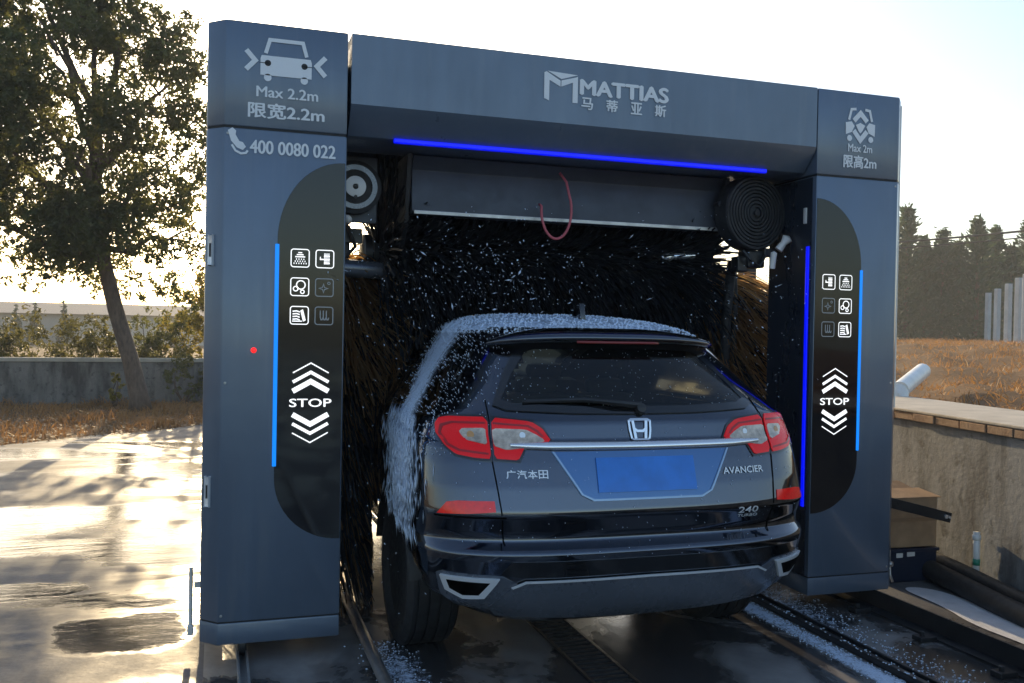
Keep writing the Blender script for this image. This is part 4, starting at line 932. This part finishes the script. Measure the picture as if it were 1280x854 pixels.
# dry grass on the field
def blades(n, X, Y, Z, h, wd, lean=.5):
    d = rng.normal(0, lean, (n, 2)); tip = np.stack([X+d[:, 0]*h, Y+d[:, 1]*h, Z+h], 1); a = rng.uniform(0, 2*pi, n); sx = np.stack([np.cos(a), np.sin(a), 0*a], 1)*wd[:, None]
    B = np.stack([X, Y, Z-.01], 1); M_ = (B+tip)/2 + np.stack([-d[:, 0]*h*.15, -d[:, 1]*h*.15, h*.1], 1)
    V = np.stack([B-sx, B+sx, M_+sx*.8, M_-sx*.8, tip+sx*.15, tip-sx*.15], 1).reshape(-1, 3); k = np.arange(n)[:, None]*6
    return V, np.concatenate([np.stack([k[:, 0], k[:, 0]+1, k[:, 0]+2, k[:, 0]+3], 1), np.stack([k[:, 0]+3, k[:, 0]+2, k[:, 0]+4, k[:, 0]+5], 1)])
n = 60000; dd = rng.uniform(0, 1, n)**2.2*34; yy = rng.uniform(-4, 40, n); keep = dd < 3+yy*.9+6; dd, yy = dd[keep], yy[keep]; xx = 4.60+.15*(yy-.19)+.85+dd
cl = np.sin(xx*1.9+1)*np.sin(yy*1.6) + .5*np.sin(xx*4.3+yy*3.1); h = rng.uniform(.03, .10, len(xx))*np.clip(1+.6*cl, .35, 2)*(1+dd*.025)
V, F_ = blades(len(xx), xx, yy, bank_z(xx, yy), h, rng.uniform(.003, .008, len(xx))*(1+dd*.06), 1.2); tag(npmesh('dry_grass', V, F_, 'dry'), 'rusty brown dry grass covering the field behind the tank wall', 'grass', kind='stuff')
# concrete posts in a receding row
fwd = Vector((sin(YAW), cos(YAW), 0)); rgt = Vector((cos(YAW), -sin(YAW), 0))
plabels = ['shortest and farthest concrete post, leftmost of the row in the field', 'second concrete post from the left in the receding row', 'third concrete post from the left in the receding row', 'fourth concrete post from the left, near the picture edge', 'nearest and tallest concrete post at the right picture edge']
for i, (px, dist) in enumerate(((1234, 47), (1245.5, 43), (1259, 39), (1272, 35.2), (1282, 33))):
    p = Vector(CAM) + fwd*dist + rgt*((px-640)/1140*dist); w2 = .11
    b = MB().box(p.x-w2, p.x+w2, p.y-w2, p.y+w2, 1.15, 3.95, .02); b.box(p.x-w2-.03, p.x+w2+.03, p.y-w2-.03, p.y+w2+.03, 1.15, 1.45, .01); tag(b.build('concrete_post', 'post'), plabels[i], 'post', 'concrete posts in the field')
# power lines
for i, (zz, rad, lb) in enumerate(((6.42, .05, 'thick upper power line crossing in front of the pine trees'), (6.12, .03, 'thin lower power line crossing in front of the pine trees'))):
    pts = []
    for px in np.linspace(850, 1700, 40):
        dist = 44.9-4.3*(px-1165)/115; p = Vector(CAM)+fwd*dist+rgt*((px-640)/1140*dist); pts.append((p.x, p.y, zz))
    tag(MB().tube(pts, rad, 6).build('power_line', 'rubber'), lb, 'cable', 'power lines')

# ================================================================== VEGETATION
def limb_tree(base, joints, radii, brs):
    mb = MB(); mb.tube(joints, radii, 12)
    for path, r_ in brs: mb.tube(path, r_, 7)
    return mb
def crown_leaves(clumps, n, size, sq=.8, gap=.0, seed=0):
    """leaf-sized quads in many small twig sprays spread through the clumps"""
    C = []; 
    ws = np.array([c[3]**3 for c in clumps]); cnt = (n*ws/ws.sum()).astype(int)
    for (cx, cy_, cz, r_), k in zip(clumps, cnt):
        nt_ = max(3, k//14); tw = rvec(nt_)*(rng.uniform(.12, 1, nt_)**.45)[:, None]*r_; tw[:, 2] *= sq
        sel = rng.integers(0, nt_, k); C.append(np.array([cx, cy_, cz]) + tw[sel] + rng.normal(0, .10*min(1, r_), (k, 3)))
    C = np.concatenate(C); m_ = len(C); d = rvec(m_); A = d*(size*rng.uniform(.6, 1.3, m_))[:, None]; t = np.cross(d, rvec(m_)); B = t/np.linalg.norm(t, axis=1, keepdims=True)*(size*.75)
    return quads(C, A, B)
# big leaning broadleaf tree
tr = empty('broadleaf_tree', (-1.25, 13.3, 0)); tag(tr, 'large broadleaf tree with a leaning trunk behind the yard at the left', 'tree')
J = [(-1.24, 13.3, -.05), (-1.27, 13.3, .25), (-1.42, 13.32, .9), (-1.68, 13.35, 1.8), (-1.88, 13.4, 2.6), (-2.0, 13.4, 3.3), (-2.08, 13.4, 4.1), (-2.05, 13.4, 5.2), (-2.1, 13.4, 6.2), (-2.0, 13.4, 7.2)]
Bs = []
for k, (h0, end) in enumerate(((3.2, (-3.6, 13.0, 4.6)), (3.3, (-.9, 13.2, 4.4)), (4.0, (-3.4, 13.9, 5.9)), (4.2, (-.8, 13.6, 6.0)), (4.6, (-2.6, 12.2, 6.2)), (2.7, (-3.9, 13.3, 3.3)), (2.9, (-.7, 13.5, 3.1)), (5.3, (-3.0, 13.4, 7.4)), (5.3, (-1.2, 13.2, 7.3)), (3.6, (-4.6, 13.7, 5.2)), (3.9, (-1.9, 14.6, 5.6)), (3.4, (-2.2, 11.9, 4.3)))):
    zs = [j[2] for j in J]; p0 = Vector((np.interp(h0, zs, [j[0] for j in J]), np.interp(h0, zs, [j[1] for j in J]), h0)); e = Vector(end); m1 = p0.lerp(e, .35)+Vector((0, 0, -.12)); m2 = p0.lerp(e, .7)+Vector((random.uniform(-.15, .15), 0, .1))
    Bs.append(([p0, m1, m2, e], [.075, .058, .04, .015]))
    for q in range(4):
        s_ = p0.lerp(e, .4+.15*q); en = s_ + Vector((random.uniform(-.7, .7), random.uniform(-.6, .6), random.uniform(.1, .8))); Bs.append(([s_, s_.lerp(en, .5)+Vector((.03, 0, .05)), en], [.026, .018, .006]))
limb_tree(None, J, [.22, .17, .145, .135, .125, .115, .09, .07, .045, .02], Bs).build('trunk', 'bark', tr, True)
cl = []
for k in range(185):
    v = rvec(1)[0]*rng.uniform(.25, 1)**.5; x, y, z = -2.55+v[0]*2.55, 13.4+v[1]*2.1, 5.15+v[2]*2.95
    cl.append((x, y, z, rng.uniform(.30, .62)))
cl += [(-3.6, 13.2, 2.55, .45), (-3.0, 13.1, 2.35, .4), (-.75, 13.3, 2.3, .45), (-1.3, 13.1, 2.15, .35), (-.5, 13.3, 3.0, .5), (-4.2, 13.3, 2.9, .5), (-.45, 13.2, 2.0, .3), (-4.6, 13.2, 3.4, .6), (-4.9, 13.2, 4.4, .7), (-4.8, 13.3, 5.4, .7), (-4.3, 13.3, 6.3, .7), (-3.9, 13.0, 4.2, .7), (-3.4, 12.9, 5.2, .7), (-3.7, 13.0, 3.4, .6)]
cl += [(-1.0, 13.3, 6.6, .55), (-.7, 13.3, 6.0, .5), (-.5, 13.4, 5.3, .45), (-1.3, 13.2, 7.1, .5), (-.75, 13.2, 6.9, .4), (-1.7, 13.1, 7.4, .5), (-2.6, 13.0, 3.4, .5), (-2.9, 13.0, 2.9, .45), (-3.3, 13.0, 3.9, .55), (-1.5, 13.0, 3.4, .45), (-1.1, 13.0, 2.9, .4), (-.8, 13.1, 3.6, .5), (-2.2, 12.8, 3.9, .5), (-2.5, 12.9, 4.6, .5), (-3.4, 13.0, 6.4, .6), (-3.9, 13.1, 7.2, .7), (-3.0, 13.1, 7.5, .6), (-4.3, 13.0, 4.0, .6), (-4.4, 13.0, 3.0, .5), (-1.5, 12.9, 4.3, .5), (-2.2, 13.0, 7.4, .5)]
V, F_ = crown_leaves(cl, 86000, .054); npmesh('crown', V, F_, 'leaf', tr)
# smaller yellow-green tree just behind the tower
ty = empty('young_tree', (-.15, 17.2, 0)); tag(ty, 'thin yellow-green tree beyond the low wall, half hidden by the left tower', 'tree')
limb_tree(None, [(-.15, 17.2, 0), (-.12, 17.2, 1.2), (-.05, 17.2, 2.6), (.05, 17.2, 4.2)], [.07, .06, .045, .02], [([(-.08, 17.2, 1.6), (-.6, 17.1, 2.6)], [.03, .01]), ([(-.04, 17.2, 2.2), (.5, 17.2, 3.4)], [.03, .01])]).build('trunk', 'bark', ty, True)
V, F_ = crown_leaves([(-.1+random.uniform(-.75, .9), 17.2+random.uniform(-.6, .6), random.uniform(1.6, 4.5), random.uniform(.3, .5)) for _ in range(30)], 4200, .06); npmesh('crown', V, F_, 'leaf_y', ty)
# low boundary wall
lw = empty('boundary_wall', (-3, 15.1, 0)); tag(lw, 'low mossy grey wall with a pale coping behind the leaning tree', 'wall')
def lwy(x): return 14.95+.06*(x+3.8)
MB().prism([(-16, lwy(-16)), (14, lwy(14)), (14, lwy(14)+.24), (-16, lwy(-16)+.24)], -.1, .80, 'xy').build('wall_face', 'farwall', lw)
MB().prism([(-16, lwy(-16)-.04), (14, lwy(14)-.04), (14, lwy(14)+.28), (-16, lwy(-16)+.28)], .80, .875, 'xy', .01).build('coping', 'cap', lw)
# strip of dry grass and leaf litter in front of the wall
n = 15000; xx = rng.uniform(-9, 4, n); ye = np.interp(xx, [p[0] for p in edge], [p[1] for p in edge]); yy = ye + .1 + rng.random(n)*(lwy(xx)-.1-ye); h = rng.uniform(.03, .15, n)*np.clip(1+.7*np.sin(xx*2.7)*np.sin(yy*2.2+1), .3, 2)
V, F_ = blades(n, xx, yy, np.full(n, -.02), h, rng.uniform(.005, .013, n), .8); tag(npmesh('dry_grass', V, F_, 'dry'), 'short dry grass along the foot of the low boundary wall', 'grass', kind='stuff')
n = 9000; xx = rng.uniform(-9, 3, n); ye = np.interp(xx, [p[0] for p in edge], [p[1] for p in edge]); yy = ye - .15 + rng.random(n)**1.3*(lwy(xx)-ye); dv = rvec(n); dv[:, 2] *= .35
V, F_ = quads(np.stack([xx, yy, rng.uniform(.0, .035, n)], 1), dv*.045, np.cross(dv, [0, 0, 1])*.03); tag(npmesh('leaf_litter', V, F_, 'litter'), 'fallen brown leaves scattered under the leaning tree', 'leaves', kind='stuff')
# weeds at the wall foot
def shrub(name, label, c, n, size, m, clumps, group=None, stems=5):
    r = empty(name, c); tag(r, label, 'shrub', group); st = MB()
    for k in range(stems):
        q = clumps[k % len(clumps)]; st.tube([c, (c[0]*.5+q[0]*.5+random.uniform(-.1, .1), c[1]*.5+q[1]*.5, (c[2]+q[2])*.5), (q[0], q[1], q[2]+q[3]*.4)], [.02, .014, .005], 6)
    st.build('stem', 'bark', r, True); V, F_ = crown_leaves(clumps, n, size); npmesh('foliage', V, F_, m, r); return r
def cl_box(x0, x1, y0, y1, z0, z1, n, r0_, r1): return [(random.uniform(x0, x1), random.uniform(y0, y1), z0+(z1-z0)*random.random()**1.2, random.uniform(r0_, r1)) for _ in range(n)]
shrub('grey_shrub', 'grey green shrub in front of the low wall beside the left tower', (-.55, 14.6, 0), 1500, .035, 'leaf', cl_box(-.9, -.1, 14.4, 14.8, .2, .95, 14, .15, .28))
shrub('small_weed', 'single pale weed standing at the foot of the low wall', (-1.75, 14.0, 0), 260, .045, 'leaf_y', cl_box(-1.9, -1.6, 13.9, 14.1, .15, .65, 6, .08, .16))
hl = ['golden hedge bush beyond the low wall at the far left', 'golden hedge bush left of the leaning trunk beyond the wall', 'olive hedge bush directly behind the leaning trunk', 'dense dark bush beyond the wall right of the leaning trunk', 'tall bush beyond the wall beside the left tower', 'hedge bush behind the machine, seen through its opening', 'bush behind the machine toward the car roof', 'bush behind the machine at the right brush']
for i, (x0, x1, zt, m) in enumerate(((-7.2, -4.0, 1.75, 'leaf_h'), (-4.6, -2.6, 1.85, 'leaf_h'), (-2.9, -1.5, 1.8, 'leaf_h'), (-1.7, -.6, 2.0, 'leaf'), (-.9, .6, 2.1, 'leaf_y'), (.5, 3.2, 1.6, 'leaf_h'), (3.0, 6.0, 1.9, 'leaf_y'), (5.8, 9.5, 2.1, 'leaf_y'))):
    shrub('hedge_bush', hl[i], ((x0+x1)/2, 16.6, 0), 3600, .05, m, cl_box(x0, x1, 15.9, 17.4, .5, zt-.3, 26, .30, .5), 'bushes beyond the low wall')
# far pale wall and cypresses
fb = empty('farm_building', (-16, 70, 0)); tag(fb, 'long low pale building far away beyond the hedge at left', 'building')
MB().box(-60, 2, 68, 76, -.2, 2.15).build('wall', 'render_far', fb); MB().prism([(67.4, 2.15), (76.6, 2.15), (72, 3.0)], -60.4, 2.4, 'yz').build('roof', pbr('far_roof', (.40, .33, .27), .9), fb)
 
cyl = ['leftmost small cypress on the horizon at far left', 'second small cypress on the horizon from the left', 'third small cypress on the horizon', 'slim cypress on the horizon nearest the leaning tree']
for i, (x, h) in enumerate(((-14.7, 3.2), (-13.2, 2.7), (-12.0, 2.9), (-10.2, 3.1))):
    r = empty('cypress', (x, 66, 0)); tag(r, cyl[i], 'tree', 'cypresses on the horizon')
    MB().tube([(x, 66, 0), (x, 66, h)], [.12, .03], 6).build('trunk', 'bark', r)
    V, F_ = crown_leaves([(x, 66, .5+k*(h-.6)/7, .48*(1-k/9)) for k in range(8)], 1100, .2); npmesh('crown', V, F_, 'pine', r)
# pine row on the right
def pine_mesh(h, seed):
    C, A, B = [], [], []; rr = np.random.default_rng(seed); lv_ = 18
    for k in range(lv_):
        z = h*(.06+.93*(k/(lv_-1))**.95); R0 = (2.25*min(1, 1.25*(1-k/lv_))**1.1*min(1, .45+k/5)+.08)*rr.uniform(.75, 1.2); nb = 9
        for b_ in range(nb):
            a = 2*pi*b_/nb + rr.uniform(-.4, .4); L = R0*rr.uniform(.65, 1.2)
            for q in range(14):
                t = rr.uniform(.12, 1); C.append((cos(a)*L*t+rr.normal(0, .12), sin(a)*L*t+rr.normal(0, .12), z + .28*t*L*.6 + rr.normal(0, .13)))
                d = np.array([cos(a), sin(a), .7]) + rr.normal(0, .45, 3); d /= np.linalg.norm(d); t3 = np.cross(d, rr.normal(size=3)); t3 /= np.linalg.norm(t3); A.append(d*rr.uniform(.12, .26)); B.append(t3*.13)
    return quads(C, A, B)
pv = []
for k in range(3):
    h = 7.2; tk = MB().tube([(0, 0, -.3), (.05, 0, h*.5), (0, .05, h*.97)], [.13, .09, .02], 8).build('trunk', 'bark', None, True); V, F_ = pine_mesh(h, 40+k); cw = npmesh('crown', V, F_, 'pine'); pv.append((tk, cw))
pos_ = []
for i, (px, sc0) in enumerate(((1106, .95), (1131, 1.10), (1153, .86), (1176, .92), (1196, .84), (1219, 1.0), (1241, .95), (1262, .80), (1283, 1.02), (1305, .9))): pos_.append((px, random.uniform(49, 52), sc0))
for i in range(10): pos_.append((1098+i*23+random.uniform(-8, 8), random.uniform(56, 62), random.uniform(.78, 1.0)))
plab = {0: 'left end', 10: 'right end'}
for px, ds, sc0 in ((1078, 52, .9), (1056, 55, .95), (1036, 53, .8)): pos_.append((px, ds, sc0))
used = set()
front_n = 0
order = sorted(range(len(pos_)), key=lambda i: pos_[i][0])
ordw = ['first', 'second', 'third', 'fourth', 'fifth', 'sixth', 'seventh', 'eighth', 'ninth', 'tenth', 'eleventh', 'twelfth', 'thirteenth', 'fourteenth', 'fifteenth']
fi = bi = 0
for i in order:
    px, dist, s = pos_[i]; p = Vector(CAM)+fwd*dist+rgt*((px-640)/1140*dist)
    r = empty('pine_tree', (p.x, p.y, 1.2)); s *= .94; r.scale = (s*1.08, s*1.08, s); r.rotation_euler = (0, 0, random.uniform(0, 6))
    if i < 10: lb = f'dark pine tree, {ordw[fi]} from the left in the front row behind the field'; fi += 1
    else: lb = f'pine tree, {ordw[bi]} from the left in the rear row behind the field'; bi += 1
    tag(r, lb, 'tree', 'pine trees behind the field')
    tk, cw = pv[i % 3]
    for src in (tk, cw):
        if src.parent is None: c = src
        else: c = src.copy(); col.objects.link(c)
        c.parent = r; c.location = (0, 0, 0)

# ================================================================== AIR
hz = MB().box(-265, 265, -65, 425, -1.05, 14.0).build('haze', 'seam'); hz['kind'] = 'stuff'; hz['label'] = 'pale golden haze in the low sun'
m, n, o = mat('haze_air'); pv_ = n.nodes.new('ShaderNodeVolumePrincipled'); pv_.inputs['Color'].default_value = (.95, .95, .95, 1); pv_.inputs['Density'].default_value = .0019; pv_.inputs['Anisotropy'].default_value = .2
n.links.new(pv_.outputs[0], o.inputs['Volume']); hz.data.materials.clear(); hz.data.materials.append(m)
